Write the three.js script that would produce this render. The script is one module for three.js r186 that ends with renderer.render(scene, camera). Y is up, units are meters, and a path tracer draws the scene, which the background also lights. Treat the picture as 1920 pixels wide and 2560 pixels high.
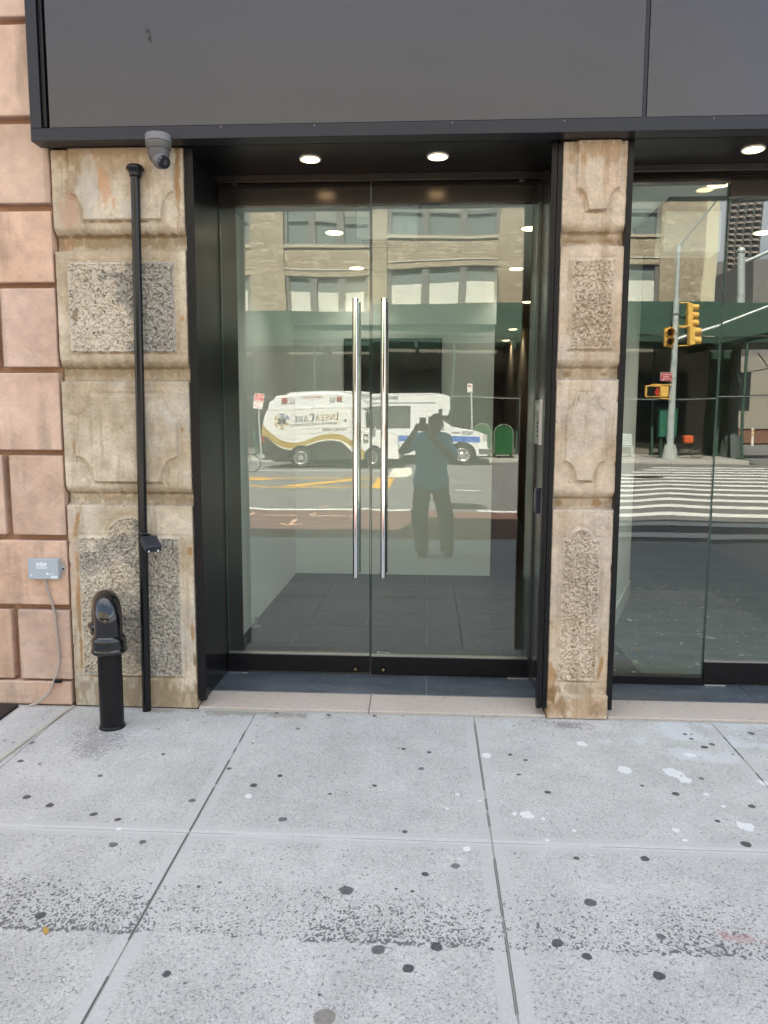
import * as THREE from 'three';
import { RoundedBoxGeometry } from 'three/addons/geometries/RoundedBoxGeometry.js';
import { mergeGeometries } from 'three/addons/utils/BufferGeometryUtils.js';
import { MarchingCubes } from 'three/addons/objects/MarchingCubes.js';

// ---------------------------------------------------------------- camera, sky, sun, exposure
const scene = new THREE.Scene();
const camera = new THREE.PerspectiveCamera(67.31, 768 / 1024, 0.01, 2500);
camera.position.set(0, 1.55, 3.923);
camera.rotation.order = 'YXZ';
camera.rotation.set(THREE.MathUtils.degToRad(-6.91), THREE.MathUtils.degToRad(3.22), THREE.MathUtils.degToRad(0.196));
const EXPOSURE = 6.0;
const SUN_DIR = new THREE.Vector3(-0.2, 1.25, -1).normalize();
const SUN_I = 5, SKY_K = 0.72;
const sun = new THREE.DirectionalLight(new THREE.Color().setRGB(1, 0.93, 0.82), SUN_I);
sun.name = 'sun';
sun.position.copy(SUN_DIR).multiplyScalar(120);
sun.castShadow = true; sun.shadow.radius = 1; sun.shadow.mapSize.set(4096, 4096);
Object.assign(sun.shadow.camera, { left: -60, right: 60, top: 60, bottom: -60, near: 1, far: 320 });
scene.add(sun, sun.target);

// ---------------------------------------------------------------- noise and textures
function rngOf(a) { return () => { a |= 0; a = a + 0x6D2B79F5 | 0; let t = Math.imul(a ^ a >>> 15, 1 | a); t = t + Math.imul(t ^ t >>> 7, 61 | t) ^ t; return ((t ^ t >>> 14) >>> 0) / 4294967296; }; }
const R = rngOf(7);
const rr = (a, b) => a + (b - a) * R();
function hsh(i, j, s) { let h = Math.imul(i, 374761393) ^ Math.imul(j, 668265263) ^ Math.imul(s, 1442695041); h = Math.imul(h ^ h >>> 13, 1274126177); h ^= h >>> 16; return (h >>> 0) / 4294967296; }
function vn(x, y, s, p = 0) {
  let i = Math.floor(x), j = Math.floor(y); const u = x - i, v = y - j, a = u * u * (3 - 2 * u), b = v * v * (3 - 2 * v);
  let i1 = i + 1, j1 = j + 1; if (p) { i = ((i % p) + p) % p; j = ((j % p) + p) % p; i1 = ((i1 % p) + p) % p; j1 = ((j1 % p) + p) % p; }
  const q = hsh(i, j, s), r = hsh(i1, j, s), t = hsh(i, j1, s), w = hsh(i1, j1, s);
  return q + (r - q) * a + (t - q) * b + (q - r - t + w) * a * b;
}
function fbm(x, y, s, o = 4, p = 0) { let f = 0, a = 0.5, n = 0; for (let k = 0; k < o; k++) { f += a * vn(x, y, s + k * 17, p); n += a; x *= 2; y *= 2; p *= 2; a *= 0.5; } return f / n; }
const sst = (a, b, x) => { x = Math.min(1, Math.max(0, (x - a) / (b - a))); return x * x * (3 - 2 * x); };
const mixc = (a, b, t) => [a[0] + (b[0] - a[0]) * t, a[1] + (b[1] - a[1]) * t, a[2] + (b[2] - a[2]) * t];
const ENC = new Uint8Array(4097); for (let i = 0; i <= 4096; i++) { const c = i / 4096; ENC[i] = Math.round(255 * (c <= 0.0031308 ? 12.92 * c : 1.055 * Math.pow(c, 1 / 2.4) - 0.055)); }
const enc = (c) => ENC[Math.min(4096, Math.max(0, c * 4096 | 0))];
function finish(t, srgb, repeat) { t.magFilter = THREE.LinearFilter; t.minFilter = THREE.LinearMipmapLinearFilter; t.generateMipmaps = true; if (repeat) t.wrapS = t.wrapT = THREE.RepeatWrapping; if (srgb) t.colorSpace = THREE.SRGBColorSpace; t.needsUpdate = true; return t; }
// fn(x, y) in 0..1 -> linear colour
function colorTex(w, h, fn, repeat = true) { const d = new Uint8Array(w * h * 4); for (let j = 0, k = 0; j < h; j++) for (let i = 0; i < w; i++, k += 4) { const c = fn((i + 0.5) / w, (j + 0.5) / h); d[k] = enc(c[0]); d[k + 1] = enc(c[1]); d[k + 2] = enc(c[2]); d[k + 3] = 255; } return finish(new THREE.DataTexture(d, w, h), true, repeat); }
function grayTex(w, h, fn, repeat = true) { const d = new Uint8Array(w * h * 4); for (let j = 0, k = 0; j < h; j++) for (let i = 0; i < w; i++, k += 4) { const c = Math.round(255 * Math.min(1, Math.max(0, fn((i + 0.5) / w, (j + 0.5) / h)))); d[k] = d[k + 1] = d[k + 2] = c; d[k + 3] = 255; } return finish(new THREE.DataTexture(d, w, h), false, repeat); }
function canvasTex(w, h, draw) { const c = document.createElement('canvas'); c.width = w; c.height = h; const g = c.getContext('2d'); draw(g, w, h); const t = new THREE.CanvasTexture(c); t.colorSpace = THREE.SRGBColorSpace; t.needsUpdate = true; return t; }
const rep = (t, s, r = s) => { const c = t.clone(); c.repeat.set(s, r); c.needsUpdate = true; return c; };

// ---------------------------------------------------------------- the sky: a clear hazy summer sky with some cloud
{
  const W = 1024, H = 512, d = new Float32Array(W * H * 4);
  for (let j = 0, k = 0; j < H; j++) for (let i = 0; i < W; i++, k += 4) {
    const el = ((j + 0.5) / H - 0.5) * Math.PI, az = ((i + 0.5) / W - 0.5) * 2 * Math.PI;
    const y = Math.max(0, Math.sin(el)), e = Math.max(0.02, y);
    const hz = Math.exp(-y * 4.5);
    let c = mixc([0.205, 0.275, 0.395], [0.56, 0.578, 0.58], hz);
    const px = Math.cos(az) * Math.cos(el) / (e + 0.18), pz = Math.sin(az) * Math.cos(el) / (e + 0.18);
    const cl = sst(0.50, 0.72, fbm(px * 1.3 + 11, pz * 1.3 + 4, 3, 6)) * sst(0.02, 0.2, y);
    c = mixc(c, [0.80, 0.80, 0.80], cl * 0.75);
    if (el < 0) c = [0.22, 0.22, 0.21];
    d[k] = c[0] * SKY_K; d[k + 1] = c[1] * SKY_K; d[k + 2] = c[2] * SKY_K; d[k + 3] = 1;
  }
  const t = new THREE.DataTexture(d, W, H, THREE.RGBAFormat, THREE.FloatType);
  t.mapping = THREE.EquirectangularReflectionMapping; t.magFilter = t.minFilter = THREE.LinearFilter; t.wrapS = THREE.RepeatWrapping; t.needsUpdate = true;
  scene.background = t; scene.environment = t;
}

// ---------------------------------------------------------------- building blocks
const used = {};
function uniq(n) { const k = used[n] = (used[n] ?? -1) + 1; return k ? `${n}_${String(k).padStart(3, '0')}` : n; }
function uvBox(g) {
  g = g.index ? g.toNonIndexed() : g; if (!g.attributes.normal) g.computeVertexNormals();
  const p = g.attributes.position, n = p.count, uv = new Float32Array(n * 2), A = new THREE.Vector3(), B = new THREE.Vector3(), C = new THREE.Vector3();
  for (let f = 0; f < n; f += 3) {
    A.fromBufferAttribute(p, f); B.fromBufferAttribute(p, f + 1).sub(A); C.fromBufferAttribute(p, f + 2).sub(A); B.cross(C);
    const ax = Math.abs(B.x), ay = Math.abs(B.y), az = Math.abs(B.z);
    for (let k = 0; k < 3; k++) { const i = f + k, x = p.getX(i), y = p.getY(i), z = p.getZ(i); if (ay >= ax && ay >= az) { uv[2 * i] = x; uv[2 * i + 1] = z; } else if (az >= ax) { uv[2 * i] = x; uv[2 * i + 1] = y; } else { uv[2 * i] = z; uv[2 * i + 1] = y; } }
  }
  g.setAttribute('uv', new THREE.BufferAttribute(uv, 2)); return g;
}
function merge(list) {
  list = (Array.isArray(list) ? list : [list]).map((g) => { const q = g.userData.keep ? (g.index ? g.toNonIndexed() : g) : uvBox(g); for (const a of Object.keys(q.attributes)) if (!['position', 'normal', 'uv'].includes(a)) q.deleteAttribute(a); q.morphAttributes = {}; return q; });
  return list.length > 1 ? mergeGeometries(list) : list[0];
}
const keep = (g) => { g.userData.keep = true; return g; };
function thing(name, label, category, pos = [0, 0, 0], group) {
  const g = new THREE.Group(); g.name = uniq(name); g.position.set(...pos); g.off = pos; g.userData = { label, category }; if (group) g.userData.group = group; scene.add(g); return g;
}
function structure(name, pos = [0, 0, 0]) { const g = new THREE.Group(); g.name = uniq(name); g.position.set(...pos); g.off = pos; g.userData = { kind: 'structure' }; scene.add(g); return g; }
function part(parent, name, geos, mat, label) {           // geometry in world coordinates
  const g = merge(geos); const o = parent.off ?? [0, 0, 0]; g.translate(-o[0], -o[1], -o[2]);
  const m = new THREE.Mesh(g, mat); m.off = o; m.name = name; m.castShadow = m.receiveShadow = true; if (label) m.userData.label = label; parent.add(m); return m;
}
function solo(name, geos, mat, label, category, group) { const g = merge(geos); const m = new THREE.Mesh(g, mat); m.off = [0, 0, 0]; m.name = uniq(name); m.castShadow = m.receiveShadow = true; m.userData = { label, category }; if (group) m.userData.group = group; scene.add(m); return m; }
function ground(name, geos, mat) { const m = new THREE.Mesh(merge(geos), mat); m.off = [0, 0, 0]; m.name = uniq(name); m.castShadow = m.receiveShadow = true; m.userData = { kind: 'structure' }; scene.add(m); return m; }
const bx = (x0, x1, y0, y1, z0, z1) => new THREE.BoxGeometry(x1 - x0, y1 - y0, z1 - z0).translate((x0 + x1) / 2, (y0 + y1) / 2, (z0 + z1) / 2);
const rb = (x0, x1, y0, y1, z0, z1, r = 0.005, s = 2) => new RoundedBoxGeometry(x1 - x0, y1 - y0, z1 - z0, s, Math.min(r, (x1 - x0) / 2.01, (y1 - y0) / 2.01, (z1 - z0) / 2.01)).translate((x0 + x1) / 2, (y0 + y1) / 2, (z0 + z1) / 2);
const V = (x, y, z) => new THREE.Vector3(x, y, z);
function rod(a, b, r0, r1 = r0, n = 12) { const A = V(...a), B = V(...b), L = A.distanceTo(B); const g = new THREE.CylinderGeometry(r1, r0, L, n); g.translate(0, L / 2, 0); g.applyQuaternion(new THREE.Quaternion().setFromUnitVectors(V(0, 1, 0), B.clone().sub(A).normalize())); return g.translate(...a); }
function bar(a, b, w, h = w) { const A = V(...a), B = V(...b), L = A.distanceTo(B); const g = new THREE.BoxGeometry(w, L, h); g.translate(0, L / 2, 0); g.applyQuaternion(new THREE.Quaternion().setFromUnitVectors(V(0, 1, 0), B.clone().sub(A).normalize())); return g.translate(...a); }
const tube = (pts, r, n = 60, m = 8) => new THREE.TubeGeometry(new THREE.CatmullRomCurve3(pts.map((p) => V(...p))), n, r, m);
const lathe = (pts, x, y, z, n = 32) => new THREE.LatheGeometry(pts.map((p) => new THREE.Vector2(...p)), n).translate(x, y, z);
const sph = (x, y, z, r, a = 16, b = 12) => new THREE.SphereGeometry(r, a, b).translate(x, y, z);
const disc = (x, y, z, r, n = 24) => new THREE.CircleGeometry(r, n).rotateX(-Math.PI / 2).translate(x, y, z);
const sheet = (x0, x1, z0, z1, y) => new THREE.PlaneGeometry(x1 - x0, z1 - z0).rotateX(-Math.PI / 2).translate((x0 + x1) / 2, y, (z0 + z1) / 2);
function flat(pts, y) { const s = new THREE.Shape(pts.map((p) => new THREE.Vector2(p[0], -p[1]))); return new THREE.ShapeGeometry(s).rotateX(-Math.PI / 2).translate(0, y, 0); }
const C = (r, g, b) => new THREE.Color().setRGB(r, g, b);
const std = (r, g, b, rough = 0.7, metal = 0, extra = {}) => new THREE.MeshStandardMaterial({ color: C(r, g, b), roughness: rough, metalness: metal, ...extra });
const phy = (r, g, b, rough, extra = {}) => new THREE.MeshPhysicalMaterial({ color: C(r, g, b), roughness: rough, ...extra });
const SL = -0.018, sy = (z) => SL * z;                    // the near pavement falls 1.8 % towards the kerb
const slope = (g) => { const p = g.attributes.position; for (let i = 0; i < p.count; i++) p.setY(i, p.getY(i) + SL * p.getZ(i)); g.computeVertexNormals(); return g; };
const ROAD = -0.23;

// ---------------------------------------------------------------- shared materials
const T = {};
T.grain = grayTex(512, 512, (u, v) => 0.5 + 0.5 * (fbm(u * 16, v * 16, 5, 5, 16) - 0.5) + 0.35 * (hsh(u * 512 | 0, v * 512 | 0, 9) - 0.5));
T.pink = colorTex(1024, 1024, (u, v) => {
  const a = fbm(u * 5, v * 5, 21, 5, 5), b = fbm(u * 40, v * 40, 22, 3, 40), streak = fbm(u * 24, v * 3, 23, 4, 24);
  let c = mixc([0.545, 0.37, 0.275], [0.645, 0.46, 0.355], sst(0.3, 0.7, a));
  c = mixc(c, [0.40, 0.295, 0.22], 0.65 * sst(0.5, 0.72, streak)); c = mixc(c, [0.36, 0.27, 0.20], 0.3 * sst(0.6, 0.75, fbm(u * 9, v * 9, 26, 5, 9)));
  c = mixc(c, [0.66, 0.47, 0.34], 0.25 * sst(0.55, 0.8, fbm(u * 7, v * 7, 25, 4, 7)));
  const k = 0.84 + 0.32 * b; c = [c[0] * k, c[1] * k, c[2] * k];
  if (hsh(u * 1024 | 0, v * 1024 | 0, 31) > 0.9975 || vn(u * 260, v * 260, 37, 260) > 0.965) c = mixc(c, [0.2, 0.14, 0.1], 0.6);
  return c;
});
T.pinkBump = grayTex(1024, 1024, (u, v) => 0.5 + 0.5 * (fbm(u * 12, v * 12, 41, 4, 12) - 0.5) + 0.55 * (fbm(u * 110, v * 110, 42, 3, 110) - 0.5));
T.asph = colorTex(512, 512, (u, v) => { const a = fbm(u * 4, v * 4, 51, 5, 4), s = hsh(u * 512 | 0, v * 512 | 0, 52); const k = 0.145 + 0.05 * a + 0.04 * (s - 0.5); return [k * 1.04, k, k * 0.95]; });
T.conc = colorTex(512, 512, (u, v) => { const a = fbm(u * 4, v * 4, 61, 5, 4), s = hsh(u * 512 | 0, v * 512 | 0, 62); const k = 0.36 + 0.1 * (a - 0.5) + 0.08 * (s - 0.5); return [k * 0.99, k, k * 1.01]; });
T.slate = colorTex(1024, 512, (u, v) => { const a = fbm(u * 6, v * 18, 71, 5, 6), b = fbm(u * 50, v * 160, 72, 2, 50); const w = sst(0.72, 0.85, fbm(u * 90, v * 90, 73, 2, 90)); const k = 0.022 + 0.028 * a + 0.014 * (b - 0.5) + 0.03 * w; return [k * 0.97, k * 1.02, k * 1.06]; });
T.brick = colorTex(1024, 1024, (u, v) => {          // 2 m square: courses of 67 mm
  const rows = 30, r = Math.floor(v * rows), fy = v * rows - r, off = (r & 1) * 0.5, q = u * 10 + off, c0 = Math.floor(q), fx = q - c0;
  if (fy < 0.14 || fx < 0.05) return [0.25, 0.215, 0.165];
  const h = hsh(((c0 % 10) + 10) % 10, r, 81), n = fbm(u * 64, v * 64, 82, 2, 64);
  let c = mixc([0.29, 0.23, 0.155], [0.48, 0.405, 0.29], h * 0.85 + 0.15 * n); if (h > 0.93) c = [0.58, 0.5, 0.36]; return c;
});
T.brickBump = grayTex(512, 512, (u, v) => { const r = Math.floor(v * 30), fy = v * 30 - r, q = u * 10 + (r & 1) * 0.5, fx = q - Math.floor(q); return (fy < 0.14 || fx < 0.05) ? 0.2 : 0.7 + 0.3 * hsh(Math.floor(q) % 10, r, 83); });
T.brush = grayTex(512, 512, (u, v) => 0.45 + 0.25 * fbm(u * 6, v * 6, 91, 4, 6) + 0.22 * (fbm(u * 8, v * 256, 92, 2, 8) - 0.5));
T.dust = colorTex(512, 512, (u, v) => { const s = vn(u * 170, v * 170, 95, 170), k = 0.012 + 0.004 * fbm(u * 8, v * 8, 96, 4, 8); return s > 0.975 ? [0.16, 0.15, 0.14] : [k, k, k * 1.05]; });
const M = {
  pink: new THREE.MeshStandardMaterial({ map: rep(T.pink, 0.5), bumpMap: rep(T.pinkBump, 0.5), bumpScale: 0.006, roughness: 0.95 }),
  pinkJoint: std(0.40, 0.245, 0.155, 0.95, 0, { bumpMap: rep(T.pinkBump, 1), bumpScale: 0.005 }),
  black: phy(0.6, 0.6, 0.65, 0.3, { map: rep(T.dust, 1), specularIntensity: 0.45 }),
  slateOut: std(2.5, 2.75, 3.1, 0.3, 0, { map: rep(T.slate, 0.8), bumpMap: rep(T.grain, 2), bumpScale: 0.0008 }),  // same slate, lightened and blued in colour for the sky sheen outdoors
  jamb: std(0.10, 0.10, 0.096, 0.2, 0.75, { roughnessMap: null }),
  blackFine: phy(0.010, 0.010, 0.012, 0.25, { specularIntensity: 0.5 }),
  soffit: phy(0.006, 0.006, 0.007, 0.3, { specularIntensity: 0.3 }),
  panel: std(0.074, 0.077, 0.090, 0.26, 0.7, { bumpMap: rep(T.grain, 4), bumpScale: 0.00006 }),
  lip: std(0.032, 0.034, 0.042, 0.4, 0.6),
  chrome: std(0.86, 0.85, 0.83, 0.06, 1),
  steel: std(0.55, 0.55, 0.55, 0.3, 1),
  bronze: std(0.062, 0.053, 0.046, 0.2, 0.7),
  glass: new THREE.MeshPhysicalMaterial({ color: C(0.925, 0.985, 0.962), roughness: 0, transmission: 1, thickness: 0, ior: 1.76, metalness: 0 }),
  edge: std(0.02, 0.07, 0.055, 0.2),
  asphalt: std(1, 1, 1, 0.9, 0, { map: rep(T.asph, 0.5), bumpMap: rep(T.grain, 1.5), bumpScale: 0.008 }),
  conc: std(1, 1, 1, 0.9, 0, { map: rep(T.conc, 0.6), bumpMap: rep(T.grain, 2), bumpScale: 0.003 }),
  kerb: std(0.42, 0.40, 0.36, 0.85),
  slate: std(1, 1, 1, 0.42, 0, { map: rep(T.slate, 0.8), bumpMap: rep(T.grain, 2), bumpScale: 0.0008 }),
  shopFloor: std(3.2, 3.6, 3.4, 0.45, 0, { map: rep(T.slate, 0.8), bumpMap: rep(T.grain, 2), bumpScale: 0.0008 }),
  grout: std(0.30, 0.30, 0.29, 0.9),
  brick: std(1, 1, 1, 0.9, 0, { map: rep(T.brick, 0.5), bumpMap: rep(T.brickBump, 0.5), bumpScale: 0.012 }),
  white: std(0.84, 0.84, 0.82, 0.85),
  ceil: std(0.86, 0.86, 0.84, 0.9),
  vanWhite: phy(0.72, 0.72, 0.71, 0.35, { clearcoat: 0.6, clearcoatRoughness: 0.05 }),
  darkGlass: std(0.02, 0.024, 0.026, 0.05),
  rubber: std(0.02, 0.02, 0.02, 0.85),
  paintW: std(0.72, 0.70, 0.65, 0.8), paintY: std(0.72, 0.38, 0.03, 0.8),
  shed: std(0.036, 0.08, 0.058, 0.7), shedDark: std(0.02, 0.05, 0.035, 0.6),
  alu: std(0.50, 0.54, 0.52, 0.5, 0.3),
  sigY: std(0.75, 0.45, 0.10, 0.5),
  litter: std(0.5, 0.45, 0.36, 0.9), leafY: std(0.45, 0.27, 0.06, 0.9), paper: std(0.7, 0.7, 0.66, 0.9),
};
// ---------------------------------------------------------------- ground, road, pavements
ground('ground', sheet(-700, 700, -300, 700, -0.30), std(0.12, 0.12, 0.12, 0.95));
ground('road', [sheet(-70, 70, 5.6, 27.3, ROAD), sheet(13.6, 25, 27.3, 49.5, ROAD), sheet(-70, 120, 49.5, 54.6, ROAD)], M.asphalt);
ground('kerb', rb(-60, 60, -0.32, -0.094, 5.45, 5.6, 0.02), M.kerb);
ground('far_kerb', [rb(-60, 13.1, -0.32, -0.087, 27.3, 27.45, 0.02), rb(12.95, 13.1, -0.32, -0.087, 27.45, 44, 0.02)], M.kerb);
ground('far_pavement', bx(-60, 12.95, -0.32, -0.09, 27.45, 44), std(0.34, 0.32, 0.28, 0.9));
// the near pavement: slabs with tooled edges and open joints
const GUM = [[-1.892,.47,.0156],[-1.848,.663,.0148],[-1.746,.684,.0094],[-1.652,.977,.0173],[-1.423,.777,.0122],[-.956,.963,.0162],[-.876,.676,.0124],[-.732,.822,.0179],[-.635,.728,.0132],[-1.315,1.094,.0156],[-1.202,1.125,.0145],[-1.15,1.297,.0163],[-1.049,1.274,.0138],[-.639,.231,.0117],[-1.22,.553,.0097],[-1.523,1.036,.0169],[-.555,1.087,.0182],[-.214,.792,.0119],[-.395,.875,.0078],[-1.22,1.703,.0177],[-.733,1.929,.0133],[-.284,1.981,.0058],[-.76,1.526,.0078],[-.694,1.499,.0071],[-.257,1.515,.0249],[-.132,1.794,.0208],[-.784,.04,.0123],[-.507,.05,.0122],[-.264,.045,.0122],[-.67,1.961,.0052],[-.099,.428,.011],[.022,.457,.0131],[-.015,.625,.0146],[.401,.458,.0108],[.466,.509,.0107],[.418,.653,.0102],[.521,.805,.0137],[1.058,.786,.0176],[1.293,.178,.0115],[1.307,.23,.0114],[1.339,.321,.0177],[1.384,.288,.0157],[1.338,.869,.0161],[1.155,.992,.0109],[1.202,1.152,.0207],[1.629,.146,.0162],[.797,1.269,.0167],[.551,1.279,.0117],[-.072,1.144,.0124],[.007,1.409,.0129],[.113,1.354,.0181],[.549,1.532,.0198],[.041,1.77,.0195],[.409,1.733,.0197],[.486,1.784,.0165],[.734,1.684,.0143],[-.041,1.865,.0174],[.677,1.852,.0173],[-.036,1.507,.0062],[-.091,1.497,.0062],[.936,.722,.01],[1.213,.641,.0142]];
const SPLASH = [[1.108,.593,.0392],[1.133,.656,.0304],[.898,.58,.0291],[.405,.989,.024],[.43,1.001,.0147],[.363,.988,.013],[1.248,1.026,.0306],[.577,1.097,.0071],[.159,1.244,.0171],[.286,.477,.0237],[.14,.848,.0097],[.231,.894,.0067],[.969,1.07,.0143],[.982,1.139,.0087],[.464,1.17,.0087],[1.22,.876,.0095],[1.184,.78,.0117],[1.469,.667,.0221],[1.241,.406,.0239],[.759,.319,.0224],[.093,.963,.0075],[.472,1.019,.0073],[.494,.975,.0056],[-.734,.911,.0174],[-.829,.384,.0067],[-1.171,1.192,.0089]];
const JX = [-0.895, 0.256, 1.475], JZ = 1.197, PX0 = -3.0, PX1 = 2.2, PZ1 = 2.6;
function spotGrid(list) { const g = new Map(); for (const s of list) for (let i = Math.floor((s[0] - s[2] * 2) * 8); i <= Math.floor((s[0] + s[2] * 2) * 8); i++) for (let j = Math.floor((s[1] - s[2] * 2) * 8); j <= Math.floor((s[1] + s[2] * 2) * 8); j++) { const k = i + ',' + j; (g.get(k) ?? g.set(k, []).get(k)).push(s); } return (x, z) => g.get(Math.floor(x * 8) + ',' + Math.floor(z * 8)) ?? []; }
const gumAt = spotGrid(GUM), splashAt = spotGrid(SPLASH);
T.walk = colorTex(2048, 1024, (u, v) => {
  const x = PX0 + u * (PX1 - PX0), z = v * PZ1;
  const big = fbm(x * 1.3, z * 1.3, 101, 5), mid = fbm(x * 9, z * 9, 102, 4), fine = 0.6 * vn(x * 210, z * 210, 103) + 0.4 * hsh(u * 2048 | 0, v * 1024 | 0, 99);
  let k = 0.46 + 0.11 * (big - 0.5) + 0.12 * (mid - 0.5) + 0.26 * (fine - 0.5);
  let c = [k * 1.035, k * 1.0, k * 0.945];
  let jd = Math.abs(z - JZ); for (const q of JX) jd = Math.min(jd, Math.abs(x - q));
  if (jd < 0.048) { c = mixc(c, Math.abs(z - JZ) < 0.02 ? [0.59, 0.575, 0.55] : [0.505, 0.49, 0.47], 0.6); if (Math.abs(z - JZ - 0.004) < 0.0035 && fbm(x * 5, 8, 119, 4) > 0.40) c = mixc(c, [0.12, 0.12, 0.12], 0.6); if (jd < 0.005 && Math.abs(z - JZ) > 0.01 && fbm(x * 6, z * 6, 104, 3) > 0.45) c = mixc(c, [0.05, 0.05, 0.05], 0.75); }
  else {
    const spk = vn(x * 190, z * 190, 105), lit = vn(x * 200, z * 200, 106), dens = sst(0.9, 2.2, z);
    if (spk > 0.885 - 0.07 * dens) c = mixc(c, [0.10, 0.10, 0.11], 0.62); else if (lit > 0.88) c = mixc(c, [0.60, 0.60, 0.59], 0.65);
  }
  // pitted band, its lower edge ragged
  const lo = 1.765 + 0.020 * (fbm(x * 9, 3, 107, 3) - 0.5) + 0.022 * (vn(x * 60, 4, 118) - 0.5), top = 1.50 + 0.08 * (fbm(x * 3, 9, 108, 3) - 0.5) + 0.14 * Math.max(0, fbm(x * 1.1, 2, 109, 2) - 0.5);
  if (z > top && z < lo && jd > 0.006) {
    const t = (z - top) / (lo - top), patch = 0.35 + 0.65 * sst(0.32, 0.5, fbm(x * 1.7 + 3, 5, 110, 2)), pit = vn(x * 200, z * 170, 111) * 0.8 + 0.2 * vn(x * 90, z * 90, 112);
    if (pit > 0.83 - 0.24 * t * patch - 0.05 * patch - (z > lo - 0.016 ? 0.13 * patch : 0)) c = mixc(c, [0.05, 0.05, 0.055], 0.6 + 0.35 * fine);
  }
  // dirt by the standpipe and pier, washes, red and white paint
  const n1 = fbm(x * 7, z * 7, 113, 5), fineDirt = 0.5 * vn(x * 120, z * 120, 114) + 0.5 * vn(x * 260, z * 260, 117);
  const d1 = Math.hypot((x + 1.60 - (z - 0.4) * 0.25) / 0.20, (z - 0.43) / 0.22); if (n1 * 0.55 + fineDirt * 0.75 > 0.34 + 0.5 * d1) c = mixc(c, [0.13, 0.12, 0.13], 0.3 + 0.3 * fineDirt);
  const d2 = Math.hypot((x - 0.72) / 0.22, (z - 0.10) / 0.09); if (n1 * 0.6 + 0.7 * fineDirt > 0.36 + 0.5 * d2) c = mixc(c, [0.14, 0.13, 0.125], 0.6);
  const d3 = Math.hypot((x + 1.2) / 0.5, (z - 0.03) / 0.08); if (n1 + 0.3 * fineDirt > 0.42 + 0.3 * d3) c = mixc(c, [0.22, 0.18, 0.14], 0.55);
  const d4 = Math.hypot((x - 1.35) / 0.5, (z - 0.2) / 0.22); if (n1 + 0.25 * fineDirt > 0.52 + 0.22 * d4) c = mixc(c, [0.60, 0.61, 0.62], 0.6);
  const d5 = Math.hypot((x - 0.968) / 0.10, (z - 1.677) / 0.035); if (n1 + 0.2 * fineDirt > 0.4 + 0.3 * d5) c = mixc(c, [0.42, 0.20, 0.20], 0.45);
  if (Math.hypot((x + 0.26) / 0.03, (z - 2.06) / 0.03) < 0.8 + 0.4 * n1) c = mixc(c, [0.17, 0.145, 0.12], 0.75);
  for (const s of splashAt(x, z)) { const q = Math.hypot(x - s[0], (z - s[1]) * 0.85) / s[2]; if (q < 0.45 + 1.0 * fbm(x * 60 + s[0] * 9, z * 60, 115, 3)) c = mixc(c, [0.74, 0.73, 0.72], 0.85); }
  for (const s of gumAt(x, z)) { const q = Math.hypot(x - s[0], z - s[1]) / s[2]; if (q < 0.72 + 0.55 * (fbm(x * 55 + s[1] * 7, z * 55, 116, 3) - 0.1)) { const tone = hsh(s[0] * 999 | 0, s[1] * 999 | 0, 5); c = mixc(c, [0.038 + 0.10 * tone * tone, 0.037 + 0.10 * tone * tone, 0.04 + 0.10 * tone * tone], 0.8 + 0.2 * fine); } }
  return c;
}, false);
T.walkBump = grayTex(1024, 512, (u, v) => 0.5 + 0.5 * (fbm(u * 90, v * 45, 121, 3) - 0.5) + 0.6 * (vn(u * 420, v * 210, 122) - 0.5) - (vn(u * 300, v * 150, 123) > 0.93 ? 0.3 : 0));
M.walk = new THREE.MeshStandardMaterial({ map: T.walk, bumpMap: T.walkBump, bumpScale: 0.0022, roughness: 0.88 });
const pave = structure('pavement');
{
  part(pave, 'bedding', slope(uvBox(bx(-60, 60, -0.16, -0.0055, 0.012, 5.45))), M.kerb);
  part(pave, 'outer_paving', [slope(uvBox(bx(-60, -7.8, -0.05, 0, 0.0, 5.45))), slope(uvBox(bx(8.62, 60, -0.05, 0, 0.0, 5.45)))], M.conc);
  const xs = [-7.79, -6.65, -5.5, -4.35, -3.2, -2.19, -1.905, -0.895, 0.256, 1.475, 2.66, 3.85, 5.04, 6.23, 7.42, 8.61], zs = [0.03, JZ, 2.37, 3.54, 4.71, 5.445];
  for (let i = 0; i + 1 < xs.length; i++) for (let j = 0; j + 1 < zs.length; j++) {
    if (i === 4 && j === 0) continue;                    // the cellar hatch lies here
    const g0 = 0.0022, near = xs[i] > -3.3 && xs[i + 1] < 2.7 && j < 2;
    const z0 = zs[j] + (j ? 0.0013 : 0), g = uvBox(rb(xs[i] + g0, xs[i + 1] - g0, -0.05, 0, z0, zs[j + 1] - 0.0013, 0.0035, 2));
    if (near) { const p = g.attributes.position, uv = g.attributes.uv; for (let k = 0; k < p.count; k++) uv.setXY(k, (p.getX(k) - PX0) / (PX1 - PX0), p.getZ(k) / PZ1); }
    part(pave, 'slab', keep(slope(g)), near ? M.walk : M.conc);
  }
  // the mortar fillet in the joint between pavement and threshold
  part(pave, 'joint_filler', slope(uvBox(bx(-7, 8, -0.045, -0.004, 0.004, 0.032))), M.kerb);
}
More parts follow.
